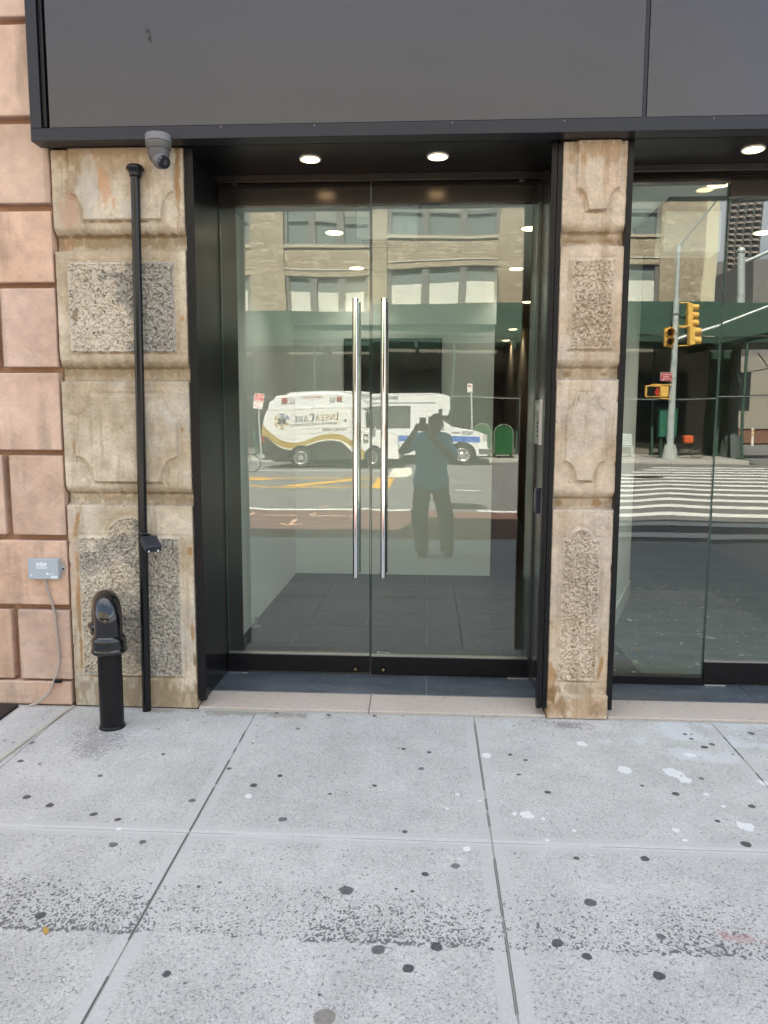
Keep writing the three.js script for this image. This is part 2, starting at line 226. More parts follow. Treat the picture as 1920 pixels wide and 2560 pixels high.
// road markings
ground('bus_lane', sheet(-60, 2.6, 5.75, 9.9, ROAD + 0.004), std(0.17, 0.088, 0.068, 0.9, 0, { bumpMap: rep(T.grain, 1.5), bumpScale: 0.006 }));
ground('lane_marking', [sheet(-60, -0.3, 9.95, 10.2, ROAD + 0.004), sheet(0.957, 3.2, 9.98, 10.23, ROAD + 0.004), sheet(-60, -1.2, 21.2, 21.4, ROAD + 0.004), sheet(0.7, 1.3, 14.3, 14.45, ROAD + 0.004)], M.paintW);
{
  const y = ROAD + 0.004, Y = [sheet(-60, -1.4, 14.85, 14.99, y), sheet(-60, -1.4, 15.25, 15.39, y), sheet(-60, -1.4, 17.8, 17.94, y), sheet(-60, -1.4, 18.28, 18.42, y), flat([[-1.4, 14.85], [-0.95, 14.75], [-0.95, 18.2], [-1.4, 18.42]], y)];
  for (let k = 0; k < 8; k++) { const x = -1.7 - k * 2.75; Y.push(flat([[x, 17.8], [x - 0.55, 17.8], [x - 2.2, 15.39], [x - 1.65, 15.39]], y)); }
  ground('centre_marking', Y, M.paintY);
  ground('stop_line', flat([[-1.15, 18.6], [-0.62, 18.6], [-0.5, 20], [-0.6, 23.2], [-1.2, 23.2]], y), std(0.72, 0.66, 0.56, 0.85));
  const S = []; for (let k = 0; k < 14; k++) { const z = 6.8 + 1.33 * k, xl = Math.max(2.75, 6.5 + 0.5 * (z - 20.6)); S.push(sheet(xl, 12.5, z, z + 0.52, y + 0.004)); }
  ground('crosswalk', S, M.paintW);
  const st = (pts, w) => { const out = []; for (let i = 0; i + 1 < pts.length; i++) { const [a, b] = [pts[i], pts[i + 1]], L = Math.hypot(b[0] - a[0], b[1] - a[1]), nx = -(b[1] - a[1]) / L * w / 2, nz = (b[0] - a[0]) / L * w / 2; out.push(flat([[a[0] + nx, a[1] + nz], [b[0] + nx, b[1] + nz], [b[0] - nx, b[1] - nz], [a[0] - nx, a[1] - nz]], y + 0.004)); } return out; };
  ground('utility_marking', [...st([[-2.0, 10.9], [-2.1, 10.3]], 0.06), ...st([[-2.08, 9.5], [-2.15, 9.1]], 0.06), ...st([[-3.0, 9.1], [-2.35, 9.1]], 0.08), ...st([[-2.1, 9.0], [-1.5, 9.0]], 0.08), ...st([[-3.3, 9.3], [-3.35, 8.9]], 0.06), ...st([[-2.3, 8.5], [-2.3, 7.7]], 0.07), ...st([[-2.5, 8.0], [-2.3, 7.7], [-2.1, 8.0]], 0.06), ...st([[-1.3, 9.3], [-1.4, 8.95]], 0.06)], std(0.7, 0.42, 0.3, 0.85));
}
for (const [x, z, n] of [[6.76, 19.4, 'dark round manhole cover on the road beside the crosswalk stripes'], [0.68, 10.8, 'dark round manhole cover in the road in the gap of the white lane line']]) {
  const m = thing('manhole_cover', n, 'manhole cover', [x, ROAD, z]);
  part(m, 'ring', lathe([[0.42, 0], [0.42, 0.012], [0.52, 0.012], [0.53, 0]], x, ROAD + 0.002, z), std(0.05, 0.048, 0.045, 0.6, 0.5));
  part(m, 'lid', new THREE.CylinderGeometry(0.415, 0.415, 0.02, 32).translate(x, ROAD, z), std(0.035, 0.034, 0.033, 0.6, 0.5, { bumpMap: rep(T.grain, 3), bumpScale: 0.01 }));
}
// ---------------------------------------------------------------- the stone-faced neighbour, left
const pinkB = thing('stone_building', 'salmon stone building with deep joints between its blocks, left of the limestone pillar', 'building', [-5, 0, 0]);
part(pinkB, 'wall', [bx(-60, -1.905, -0.3, 9.0, -14, -0.058)], M.pinkJoint);
{
  const PK = [[1, 1, 1], [0.93, 0.94, 0.94], [1.03, 0.99, 0.95], [0.97, 0.99, 1.02]].map((q, n) => { const m = M.pink.clone(); m.color.setRGB(...q); m.map = M.pink.map.clone(); m.map.offset.set(n * 0.37, n * 0.21); m.map.needsUpdate = true; return m; });
  const cuts = [[0.0, 0.128], [0.14, 0.525], [0.553, 0.903], [0.931, 1.353], [1.381, 1.779], [1.809, 2.206], [2.234, 2.584], [2.622, 3.002], [3.04, 3.465], [3.502, 3.9]];
  cuts.forEach(([a, b], k) => {
    const one = k % 2 === 0; let x = -1.905, edges = [x];
    if (k === 0) edges = [-1.91, -3.0, -4.1, -5.2]; else { x = one ? -2.62 : -2.215; edges.push(x); for (let i = 0; i < 4; i++) edges.push(x -= 0.8); }
    for (let i = 0; i + 1 < edges.length; i++) {
      const g = rb(edges[i + 1] + (k ? 0.019 : 0.004), edges[i] - (i ? 0.019 : 0.003), a, b, -0.09, k ? rr(-0.003, 0.003) : 0.006, 0.008, 2);
      part(pinkB, 'stone_block', keep(uvBox(g)), PK[(k * 7 + i * 3) % 4]);
    }
  });
  for (let f = 0; f < 2; f++) for (let i = 0; i < 6; i++) part(pinkB, 'window', bx(-4.6 - i * 3.2, -3.2 - i * 3.2, 4.5 + f * 2.3, 5.9 + f * 2.3, -0.05, -0.02), M.darkGlass);
}
// ---------------------------------------------------------------- the limestone-fronted shop building: mass above, party walls, floor
const shop = thing('shop_building', 'tall shop building that carries the dark sign board and the limestone pillars', 'building', [1, 0, 0]);
part(shop, 'upper_wall', [bx(-1.904, 45, 3.55, 10.95, -14, -0.03), bx(3.4, 45, -0.3, 3.55, -14, -0.03)], std(0.42, 0.36, 0.27, 0.9));
part(shop, 'wall', [bx(-1.904, -1.23, 0, 3.55, -0.6, -0.17), bx(-1.904, -1.33, 0, 3.55, -14, -0.6), bx(0.66, 0.93, 0, 3.55, -0.6, -0.17), bx(-1.33, 3.4, -0.3, 3.55, -14, -13.6), bx(-1.33, 3.4, 2.96, 3.55, -13.6, -2.6), bx(-1.33, 3.4, 3.0, 3.55, -2.6, -0.6), bx(-1.23, 3.4, 2.93, 3.55, -0.6, -0.03)], std(0.4, 0.35, 0.27, 0.9));
for (let f = 0; f < 3; f++) for (let i = 0; i < 8; i++) part(shop, 'window', bx(-0.9 + i * 3.1, 0.6 + i * 3.1, 5 + f * 1.95, 6.3 + f * 1.95, -0.05, -0.02), M.darkGlass);

// limestone pillars: a carved height field split into blocks, joints and raised panels
const notch = (x, y, cx, cy, rx, ry) => Math.hypot((x - cx) / rx, (y - cy) / ry) - 1;
function pillar(P) {
  const { x0, x1, X0, W, seed } = P;
  // signed measure of the panel (positive inside, metres)
  const panelAt = (x, y, p) => {
    let d = Math.min(x - p.x0, p.x1 - x, y - p.y0, p.y1 - y);
    if (p.nx) for (const cx of [p.x0, p.x1]) for (const cy of p.corners ?? [p.y0, p.y1]) d = Math.min(d, notch(x, y, cx, cy, p.nx, p.ny) * 0.07);
    if (p.dome) d = Math.max(d, Math.min(p.dr - Math.hypot(x - p.dx, y - p.y1), y - p.y1 + 0.03));
    return d + 0.003 * (fbm(x * 60, y * 60, seed + 5, 3) - 0.5);
  };
  const rough = (x, y, p) => {
    const wx = x + 0.012 * fbm(x * 40, y * 40, seed + 11, 2), wy = y + 0.012 * fbm(x * 40 + 9, y * 40, seed + 12, 2), s = p.scale ?? 88;
    const w = Math.abs(vn(wx * s, wy * s * 0.85, seed + 13) - 0.5) * 2, w2 = vn(wx * s * 2.1, wy * s * 2.1, seed + 14);
    return (w < 0.34 ? -0.011 * (1 - w / 0.34) : 0) - 0.006 * w2 + 0.008 * (fbm(x * 9, y * 9, seed + 15, 3) - 0.5);
  };
  const H = (x, y) => {
    const b = P.blocks.find((q) => y >= q[0] && y < q[1]);
    const en = 0.006 * (fbm(x * 35, y * 35, seed + 1, 4) - 0.5);
    let h = 0.0035 * (fbm(x * 14, y * 14, seed + 2, 4) - 0.5) + 0.0016 * (fbm(x * 90, y * 90, seed + 3, 2) - 0.5);
    if (!b) return -0.046 + 2 * h + en;
    const lift = y < 0.125 && P.plinth ? 0.016 : 0;
    h += lift;
    const dt = b[1] - y + en, db = y - b[0] + en, ds = Math.min(x - x0, x1 - x) + en;
    if (dt < 0.012) h -= 0.044 * Math.pow(1 - Math.max(0, dt) / 0.012, 2);
    if (db < 0.05 && b[0] > 0.2) h -= 0.045 * Math.pow(1 - Math.max(0, db) / 0.05, 2.4);
    if (ds < 0.011) h -= 0.014 * Math.pow(1 - Math.max(0, ds) / 0.011, 2);
    // chips along the arrises
    const arris = Math.min(dt, ds + 0.002), chip = fbm(x * 28, y * 28, seed + 4, 3); if (arris < 0.03 && chip > 0.66) h -= 0.05 * (chip - 0.66) * (1 - arris / 0.03);
    for (const p of P.panels) { const d = panelAt(x, y, p); if (d > -0.01) { const t = sst(-0.002, 0.003, d); h += t * p.h; if (p.rough && d > 0.004) h += rough(x, y, p) * sst(0.004, 0.012, d); } else if (d > -0.022) h -= 0.004 * (1 + (d + 0.01) / 0.012); }
    return h;
  };
  const tex = P.mat(), t = thing('stone_pillar', P.label, 'pillar', [(x0 + x1) / 2, 0, 0]);
  part(t, 'core', bx(x0 + 0.006, x1 - 0.006, 0, 2.88, -0.2, -0.085), std(0.4, 0.34, 0.25, 0.95));
  const nx = P.nx, ny = P.ny, dx = (x1 - x0) / nx, y1 = 2.873, dy = y1 / ny;
  const hs = new Float32Array((nx + 1) * (ny + 1)); for (let j = 0; j <= ny; j++) for (let i = 0; i <= nx; i++) hs[j * (nx + 1) + i] = (i === 0 || i === nx) ? -0.06 : H(x0 + i * dx, j * dy);
  const nrm = (i, j) => { const a = hs[j * (nx + 1) + Math.max(0, i - 1)], b = hs[j * (nx + 1) + Math.min(nx, i + 1)], c = hs[Math.max(0, j - 1) * (nx + 1) + i], d = hs[Math.min(ny, j + 1) * (nx + 1) + i]; const v = V((a - b) / (2 * dx), (c - d) / (2 * dy), 1).normalize(); return v; };
  const owner = (x, y) => { for (let k = 0; k < P.panels.length; k++) if (panelAt(x, y, P.panels[k]) > -0.002) return 'p' + k; const b = P.blocks.findIndex((q) => y >= q[0] && y < q[1]); return b < 0 ? 'j' + P.blocks.findIndex((q) => y < q[1]) : 'b' + b; };
  const sets = {};
  for (let j = 0; j < ny; j++) for (let i = 0; i < nx; i++) (sets[owner(x0 + (i + 0.5) * dx, (j + 0.5) * dy)] ??= []).push(i, j);
  const made = {};
  for (const key of Object.keys(sets).sort()) {
    const s = sets[key], id = new Map(), pos = [], nor = [], uv = [], idx = [];
    const vert = (i, j) => { const k = j * (nx + 1) + i; if (id.has(k)) return id.get(k); const x = x0 + Math.min(Math.max(i * dx, 0.002), x1 - x0 - 0.002), y = j * dy, q = nrm(i, j); id.set(k, pos.length / 3); pos.push(x, y, hs[k]); nor.push(q.x, q.y, q.z); uv.push((x - X0) / W, y / 2.9); return pos.length / 3 - 1; };
    for (let q = 0; q < s.length; q += 2) { const i = s[q], j = s[q + 1], a = vert(i, j), b = vert(i + 1, j), c = vert(i + 1, j + 1), d = vert(i, j + 1); idx.push(a, b, c, a, c, d); }
    const g = new THREE.BufferGeometry(); g.setAttribute('position', new THREE.Float32BufferAttribute(pos, 3)); g.setAttribute('normal', new THREE.Float32BufferAttribute(nor, 3)); g.setAttribute('uv', new THREE.Float32BufferAttribute(uv, 2)); g.setIndex(idx);
    const mesh = new THREE.Mesh(g, tex); g.translate(-t.off[0], 0, 0); mesh.castShadow = mesh.receiveShadow = true; mesh.off = t.off;
    if (key[0] === 'p') { const p = P.panels[+key[1]]; mesh.name = p.rough ? 'rough_panel' : 'carved_panel'; t.add(mesh); }
    else { mesh.name = key[0] === 'b' ? 'stone_block' : 'joint_band'; t.add(mesh); }
    made[key] = mesh;
  }
  return t;
}
// colour of the limestone with its stains and thin dark edge lines; st: [x, y, rx, ry, colour, strength, raggedness]
function limestone(w, h, X0, W, seed, st, panels) {
  const map = colorTex(w, h, (u, v) => {
    const x = X0 + u * W, y = v * 2.9, a = fbm(x * 5, y * 5, seed, 5), b = fbm(x * 26, y * 26, seed + 1, 4), f = hsh(u * w | 0, v * h | 0, seed + 2), run = fbm(x * 38, y * 4, seed + 3, 4);
    let c = mixc([0.45, 0.36, 0.245], [0.62, 0.53, 0.405], sst(0.3, 0.72, a));
    c = mixc(c, [0.50, 0.455, 0.385], 0.6 * sst(0.48, 0.7, fbm(x * 3.2 + 5, y * 3.2, seed + 4, 4)));
    c = mixc(c, [0.37, 0.285, 0.175], 0.45 * sst(0.56, 0.74, run));
    if (seed > 300) c = [c[0] * 1.03, c[1] * 0.975, c[2] * 0.96];
    const k = 0.78 + 0.36 * b + 0.2 * (f - 0.5) + 0.16 * (vn(x * 95, y * 95, seed + 6) - 0.5); c = [c[0] * k, c[1] * k, c[2] * k];
    if (vn(x * 170, y * 170, seed + 5) > 0.915) c = mixc(c, [0.19, 0.145, 0.09], 0.6);
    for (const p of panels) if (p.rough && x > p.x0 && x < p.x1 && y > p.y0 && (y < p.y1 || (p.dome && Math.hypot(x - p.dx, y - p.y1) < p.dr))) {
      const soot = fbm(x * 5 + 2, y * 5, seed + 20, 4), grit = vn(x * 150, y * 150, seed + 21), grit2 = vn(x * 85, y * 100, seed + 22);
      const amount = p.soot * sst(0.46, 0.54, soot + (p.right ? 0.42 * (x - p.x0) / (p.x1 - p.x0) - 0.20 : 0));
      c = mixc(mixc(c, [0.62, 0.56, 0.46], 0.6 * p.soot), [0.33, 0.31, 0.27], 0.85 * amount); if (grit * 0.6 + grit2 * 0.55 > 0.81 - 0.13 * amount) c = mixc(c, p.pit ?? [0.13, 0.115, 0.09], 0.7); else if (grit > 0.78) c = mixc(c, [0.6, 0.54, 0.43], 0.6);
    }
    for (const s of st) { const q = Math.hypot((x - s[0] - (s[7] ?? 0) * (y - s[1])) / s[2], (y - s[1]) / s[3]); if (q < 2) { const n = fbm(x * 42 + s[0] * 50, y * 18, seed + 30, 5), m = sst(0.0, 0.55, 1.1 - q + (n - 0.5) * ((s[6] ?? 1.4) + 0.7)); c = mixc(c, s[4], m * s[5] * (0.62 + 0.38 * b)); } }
    return c;
  }, false);
  const bump = grayTex(w >> 1, h >> 1, (u, v) => { const x = X0 + u * W, y = v * 2.9; return 0.5 + 0.6 * (fbm(x * 60, y * 60, seed + 40, 3) - 0.5) + 0.5 * (vn(x * 230, y * 230, seed + 41) - 0.5); }, false);
  return new THREE.MeshStandardMaterial({ map, bumpMap: bump, bumpScale: 0.003, roughness: 0.95 });
}
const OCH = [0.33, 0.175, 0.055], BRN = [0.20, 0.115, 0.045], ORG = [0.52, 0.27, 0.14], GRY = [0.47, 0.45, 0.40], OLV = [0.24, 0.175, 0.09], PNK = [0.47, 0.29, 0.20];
const LP = [
  { x0: -1.80, x1: -1.272, y0: 2.532, y1: 2.92, nx: 0.065, ny: 0.13, corners: [2.532], h: 0.02 },
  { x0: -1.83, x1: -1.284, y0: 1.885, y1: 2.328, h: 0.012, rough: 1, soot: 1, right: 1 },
  { x0: -1.826, x1: -1.288, y0: 1.218, y1: 1.665, nx: 0.09, ny: 0.13, h: 0.02 },
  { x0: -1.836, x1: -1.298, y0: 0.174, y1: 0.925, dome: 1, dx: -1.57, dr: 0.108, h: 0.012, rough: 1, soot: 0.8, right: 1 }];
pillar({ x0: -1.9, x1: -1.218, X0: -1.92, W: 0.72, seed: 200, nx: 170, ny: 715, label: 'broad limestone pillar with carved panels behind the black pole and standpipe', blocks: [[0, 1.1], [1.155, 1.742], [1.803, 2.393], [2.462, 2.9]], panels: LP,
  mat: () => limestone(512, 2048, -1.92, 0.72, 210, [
    [-1.253, 2.69, 0.016, 0.21, OCH, 0.95, 0.7], [-1.62, 2.72, 0.035, 0.16, ORG, 0.8, 1.2, -0.30], [-1.79, 2.74, 0.045, 0.15, BRN, 0.55], [-1.80, 2.58, 0.045, 0.09, PNK, 0.85], [-1.70, 2.68, 0.075, 0.15, GRY, 0.6], [-1.50, 2.60, 0.06, 0.07, GRY, 0.5], [-1.86, 2.43, 0.06, 0.035, ORG, 0.8],
    [-1.6, 2.44, 0.5, 0.035, OLV, 0.75], [-1.55, 2.463, 0.45, 0.011, BRN, 0.75, 1.2], [-1.55, 1.804, 0.45, 0.010, BRN, 0.65, 1.2], [-1.55, 1.156, 0.45, 0.010, BRN, 0.65, 1.2], [-1.555, 2.527, 0.19, 0.006, BRN, 0.85, 0.8], [-1.555, 1.880, 0.28, 0.007, BRN, 0.8, 0.9], [-1.555, 1.212, 0.19, 0.006, BRN, 0.85, 0.8], [-1.565, 0.168, 0.28, 0.007, BRN, 0.8, 0.9], [-1.555, 2.334, 0.28, 0.005, BRN, 0.5, 1], [-1.5, 2.80, 0.22, 0.05, OCH, 0.35], [-1.42, 2.72, 0.12, 0.1, OCH, 0.3], [-1.6, 1.79, 0.5, 0.03, OLV, 0.6], [-1.6, 1.125, 0.5, 0.026, OLV, 0.6], [-1.55, 2.86, 0.5, 0.03, OCH, 0.5], [-1.25, 2.05, 0.012, 0.02, OCH, 0.9, 0.5], [-1.81, 2.06, 0.02, 0.03, BRN, 0.8],  // thin ragged brown lines along block bottoms and panel edges
    [-1.845, 1.0, 0.018, 0.10, OCH, 0.9, 0.8, 0.25], [-1.852, 0.52, 0.014, 0.36, OCH, 0.85, 0.8], [-1.88, 0.8, 0.05, 0.3, ORG, 0.35], [-1.243, 0.86, 0.014, 0.028, OCH, 0.95, 0.5], [-1.236, 0.42, 0.012, 0.05, OCH, 0.95, 0.8], [-1.232, 0.27, 0.010, 0.06, BRN, 0.9, 0.8], [-1.55, 0.08, 0.45, 0.08, OLV, 0.7], [-1.83, 1.42, 0.018, 0.06, OCH, 0.6], [-1.265, 1.49, 0.012, 0.02, OCH, 0.8, 0.5]], LP) });
const RP = [
  { x0: 0.705, x1: 0.911, y0: 2.554, y1: 2.92, nx: 0.057, ny: 0.10, corners: [2.554], h: 0.02 },
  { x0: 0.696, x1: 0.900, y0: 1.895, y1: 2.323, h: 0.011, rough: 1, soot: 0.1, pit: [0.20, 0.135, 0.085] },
  { x0: 0.689, x1: 0.886, y0: 1.243, y1: 1.672, nx: 0.057, ny: 0.096, h: 0.02 },
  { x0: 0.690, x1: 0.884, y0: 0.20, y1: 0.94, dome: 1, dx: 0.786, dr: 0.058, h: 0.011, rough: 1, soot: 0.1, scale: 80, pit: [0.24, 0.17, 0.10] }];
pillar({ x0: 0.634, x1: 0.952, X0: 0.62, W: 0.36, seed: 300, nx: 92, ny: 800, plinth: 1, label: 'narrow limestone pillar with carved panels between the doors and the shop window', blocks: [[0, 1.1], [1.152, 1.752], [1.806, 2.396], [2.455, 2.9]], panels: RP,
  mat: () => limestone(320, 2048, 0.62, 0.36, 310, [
    [0.79, 2.83, 0.2, 0.07, OCH, 0.6], [0.79, 2.456, 0.2, 0.010, BRN, 0.7, 1.2], [0.79, 1.807, 0.2, 0.009, BRN, 0.5, 1.2], [0.79, 1.153, 0.2, 0.009, BRN, 0.5, 1.2], [0.808, 2.549, 0.055, 0.006, BRN, 0.85, 0.8], [0.798, 1.890, 0.11, 0.006, BRN, 0.6, 0.9], [0.786, 1.238, 0.05, 0.006, BRN, 0.8, 0.8], [0.786, 0.195, 0.1, 0.006, BRN, 0.7, 0.9], [0.73, 2.7, 0.02, 0.2, OCH, 0.4], [0.86, 2.7, 0.05, 0.1, ORG, 0.25], [0.72, 2.42, 0.05, 0.014, BRN, 0.9, 0.8], [0.88, 2.42, 0.025, 0.012, OCH, 0.95, 0.4], [0.69, 1.775, 0.025, 0.02, BRN, 0.85, 0.7], [0.88, 1.775, 0.02, 0.014, OCH, 0.95, 0.5], [0.675, 1.125, 0.022, 0.016, OCH, 0.95, 0.5], [0.87, 1.125, 0.028, 0.018, OCH, 0.9, 0.8],  // narrow brown lines follow block and panel bottoms here too
    [0.8, 2.43, 0.2, 0.032, OLV, 0.7], [0.8, 1.78, 0.2, 0.03, OLV, 0.4], [0.8, 1.13, 0.2, 0.028, OLV, 0.4], [0.655, 0.20, 0.03, 0.11, OCH, 0.9, 1.0], [0.668, 0.13, 0.035, 0.05, BRN, 0.85], [0.905, 0.27, 0.012, 0.08, OCH, 0.95, 0.7, 0.15], [0.79, 0.06, 0.2, 0.055, OCH, 0.55], [0.70, 0.07, 0.06, 0.05, BRN, 0.6], [0.9, 0.05, 0.05, 0.04, BRN, 0.5], [0.8, 0.15, 0.1, 0.03, OLV, 0.6]], RP) });

// ---------------------------------------------------------------- sign board over the shopfront
{
  const s = thing('sign_board', 'long blank dark grey metal sign board across the top of the shopfront', 'sign board', [0, 2.875, 0]);
  const xr = 6.5, F = 0.115;
  part(s, 'bottom_rail', rb(-1.932, xr, 2.877, 2.937, 0.02, F, 0.003), M.lip);
  part(s, 'corner_post', rb(-1.932, -1.878, 2.9375, 4.6, 0.0, F, 0.003), M.lip);
  part(s, 'inner_trim', [rb(-1.862, -1.852, 2.942, 4.6, 0.04, F - 0.004, 0.002), rb(-1.872, -1.867, 2.942, 4.6, 0.04, F - 0.012, 0.001)], M.blackFine);
  part(s, 'face_panel', rb(-1.842, 0.976, 2.942, 4.6, 0.06, F - 0.012, 0.002), M.panel);
  part(s, 'face_panel', rb(0.997, 3.9, 2.942, 4.6, 0.06, F - 0.012, 0.002), M.panel);
  part(s, 'joint_strip', rb(0.9775, 0.9955, 2.942, 4.6, 0.05, F - 0.018, 0.001), M.lip);
  part(s, 'backing', [bx(-1.925, xr, 2.90, 4.6, -0.03, 0.05), bx(3.9, xr, 2.96, 4.6, 0.05, F - 0.01)], M.blackFine);
  for (const x of [-1.0, -0.55, 0.1, 0.62, 1.3]) part(s, 'screw', sph(x, 2.928, F, 0.0026, 8, 6), M.steel);
  part(s, 'smudge', (() => { const g = []; for (let k = 0; k < 12; k++) { const x = -1.345 + rr(-0.012, 0.02), y = 3.365 - rr(-0.03, 0.03) - (x + 1.345) * 0.8, w = rr(0.003, 0.009); g.push(new THREE.CircleGeometry(w, 7).scale(0.6, 1, 1).rotateZ(0.4).translate(x, y, F - 0.0105)); } return g; })(), std(0.05, 0.05, 0.052, 0.8)).userData.kind = 'stuff';
}
// ---------------------------------------------------------------- entrance surround
{
  const e = thing('entrance_frame', 'black metal frame and recessed soffit around the glass double doors', 'door frame', [-0.3, 0, -0.25]);
  part(e, 'jamb_trim', rb(-1.213, -1.172, 0.045, 2.874, -0.03, 0.006, 0.003), M.black);
  part(e, 'jamb', rb(-1.225, -1.192, 0.03, 2.874, -0.93, -0.03, 0.003), M.black);
  part(e, 'jamb_trim', rb(0.583, 0.610, 0.045, 2.87, -0.05, 0.004, 0.002), M.black);
  part(e, 'jamb_trim', rb(0.613, 0.636, 0.045, 2.87, -0.05, 0.0, 0.002), M.black);
  part(e, 'jamb', [rb(0.618, 0.66, 0.03, 2.874, -0.95, -0.05, 0.003), rb(0.606, 0.618, 0.03, 2.86, -0.57, -0.53, 0.002)], M.jamb);
  part(e, 'soffit', bx(-1.2, 0.62, 2.876, 2.93, -0.62, 0.02), M.soffit);
  part(e, 'fascia', rb(-1.192, 0.618, 2.838, 2.876, -0.455, -0.437, 0.002), M.bronze);
  part(e, 'head', bx(-1.192, 0.618, 2.856, 2.876, -0.62, -0.455), M.blackFine);
  for (const x of [-1.09, 0.5]) part(e, 'pivot', new THREE.CylinderGeometry(0.014, 0.014, 0.012, 16).translate(x, 2.85, -0.5), M.steel);
}
{
  const e = thing('shopfront_frame', 'black metal frame and soffit around the shop window right of the narrow pillar', 'window frame', [1.8, 0, -0.25]);
  part(e, 'jamb_trim', rb(0.944, 0.972, 0.045, 2.874, -0.05, 0.006, 0.002), M.black);
  part(e, 'jamb', rb(0.93, 0.968, 0.03, 2.874, -0.56, -0.05, 0.002), M.black);
  part(e, 'soffit', bx(0.9, 3.4, 2.876, 2.93, -0.62, 0.02), M.soffit);
  part(e, 'fascia', rb(0.968, 3.4, 2.842, 2.876, -0.38, -0.36, 0.002), M.bronze);
  part(e, 'head', [rb(0.968, 1.597, 2.812, 2.876, -0.52, -0.452, 0.002), bx(1.597, 3.4, 2.852, 2.876, -0.55, -0.44)], M.bronze);
  part(e, 'sill', rb(0.968, 1.597, 0.031, 0.078, -0.515, -0.452, 0.003), M.black);
  part(e, 'jamb', bx(2.52, 3.4, 0.03, 2.876, -0.6, -0.3), M.black);
}
// wavy toughened glass: a sheet 10 mm thick whose faces bow by a millimetre or two
function pane(x0, x1, y0, y1, z, th, tilt) {
  const nx = 20, ny = 60, pos = [], nor = [], uv = [], idx = [];
  const zf = (x, y) => tilt ? tilt(x, y) : 0, e = 1e-3;
  for (const s of [1, -1]) { const base = pos.length / 3; for (let j = 0; j <= ny; j++) for (let i = 0; i <= nx; i++) { const x = x0 + (x1 - x0) * i / nx, y = y0 + (y1 - y0) * j / ny, q = V(-(zf(x + e, y) - zf(x - e, y)) / (2 * e), -(zf(x, y + e) - zf(x, y - e)) / (2 * e), 1).normalize(); pos.push(x, y, z + s * th / 2 + zf(x, y)); nor.push(s * q.x, s * q.y, s * q.z); uv.push(x, y); }
    for (let j = 0; j < ny; j++) for (let i = 0; i < nx; i++) { const a = base + j * (nx + 1) + i, b = a + 1, c = a + nx + 2, d = a + nx + 1; s > 0 ? idx.push(a, b, c, a, c, d) : idx.push(a, c, b, a, d, c); } }
  const g = new THREE.BufferGeometry(); g.setAttribute('position', new THREE.Float32BufferAttribute(pos, 3)); g.setAttribute('normal', new THREE.Float32BufferAttribute(nor, 3)); g.setAttribute('uv', new THREE.Float32BufferAttribute(uv, 2)); g.setIndex(idx); return keep(g);
}
const edgeStrip = (x, y0, y1, z) => bx(x - 0.0012, x + 0.0012, y0, y1, z - 0.0065, z + 0.0065);
function door(x0, x1, label, hx, side, tilt, zr, y0, yr, yh, yt) {
  const d = thing('glass_door', label, 'door', [side > 0 ? x0 : x1, 0.03, zr - 0.025]), zc = zr - 0.025;
  part(d, 'glass_pane', pane(x0 + 0.003, x1 - 0.003, yr - 0.01, yh + 0.01, zc, 0.01, tilt), M.glass);
  part(d, 'glass_edge', [edgeStrip(x0 + 0.002, yr, yh, zc), edgeStrip(x1 - 0.002, yr, yh, zc)], M.edge);
  const br = part(d, 'bottom_rail', rb(x0, x1, y0, yr, zr - 0.05, zr, 0.004), M.black);
  part(d, 'top_rail', rb(x0, x1, yh, yt, zr - 0.05, zr, 0.003), M.bronze);
  part(d, 'rail_gasket', [bx(x0 + 0.002, x1 - 0.002, yr, yr + 0.006, zr - 0.045, zr - 0.008)], M.steel);
  if (hx !== null) {
    const out = part(d, 'pull_handle', [rod([hx, 0.635, zr + 0.055], [hx, 2.215, zr + 0.055], 0.0175, 0.0175, 24), rod([hx, 0.93, zr + 0.055], [hx, 0.93, zc], 0.009), rod([hx, 1.92, zr + 0.055], [hx, 1.92, zc], 0.009)], M.chrome);
    part(d, 'pull_handle', [rod([hx, 0.635, zc - 0.08], [hx, 2.215, zc - 0.08], 0.0175, 0.0175, 24), rod([hx, 0.93, zc - 0.08], [hx, 0.93, zc], 0.009), rod([hx, 1.92, zc - 0.08], [hx, 1.92, zc], 0.009)], M.chrome);
    part(br, 'lock_cylinder', new THREE.CylinderGeometry(0.017, 0.019, 0.012, 20).rotateX(Math.PI / 2).translate(hx + (side > 0 ? 0 : -0.006), 0.068, zr + 0.005), M.blackFine);
    part(br, 'keyway', new THREE.CylinderGeometry(0.0075, 0.0075, 0.006, 16).rotateX(Math.PI / 2).translate(hx + (side > 0 ? 0 : -0.006), 0.068, zr + 0.0125), std(0.6, 0.45, 0.2, 0.3, 1));
  }
  part(d, 'floor_pivot', rb(side > 0 ? x1 - 0.12 : x0, side > 0 ? x1 : x0 + 0.12, 0.031, 0.038, zr - 0.02, zr + 0.02, 0.002), M.steel);
  return d;
}
const wob = (s, a) => (x, y) => a * (fbm(x * 2.2 + s, y * 1.6, 500 + s, 2) - 0.5);
const topBend = (k, ya, yb) => (y) => { const t = Math.max(0, Math.min(1, (y - ya) / (yb - ya))), L = yb - ya; return k * L * (t * t * t - t * t * t * t / 2 + (y > yb ? 0 : 0)) + (y > yb ? k * (y - yb) : 0); };
const TILT_L = topBend(-0.0048, 1.8, 2.25);
door(-1.188, -0.332, 'left glass door with chrome bar handle, the leaf beside the black jamb and broad pillar', -0.410, -1, (x, y) => TILT_L(y) + wob(1, 0.0014)(x, y), -0.51, 0.042, 0.145, 2.732, 2.852);
door(-0.325, 0.602, 'right glass door with chrome bar handle, the leaf beside the intercom', -0.250, 1, wob(2, 0.0012), -0.51, 0.036, 0.143, 2.734, 2.854);
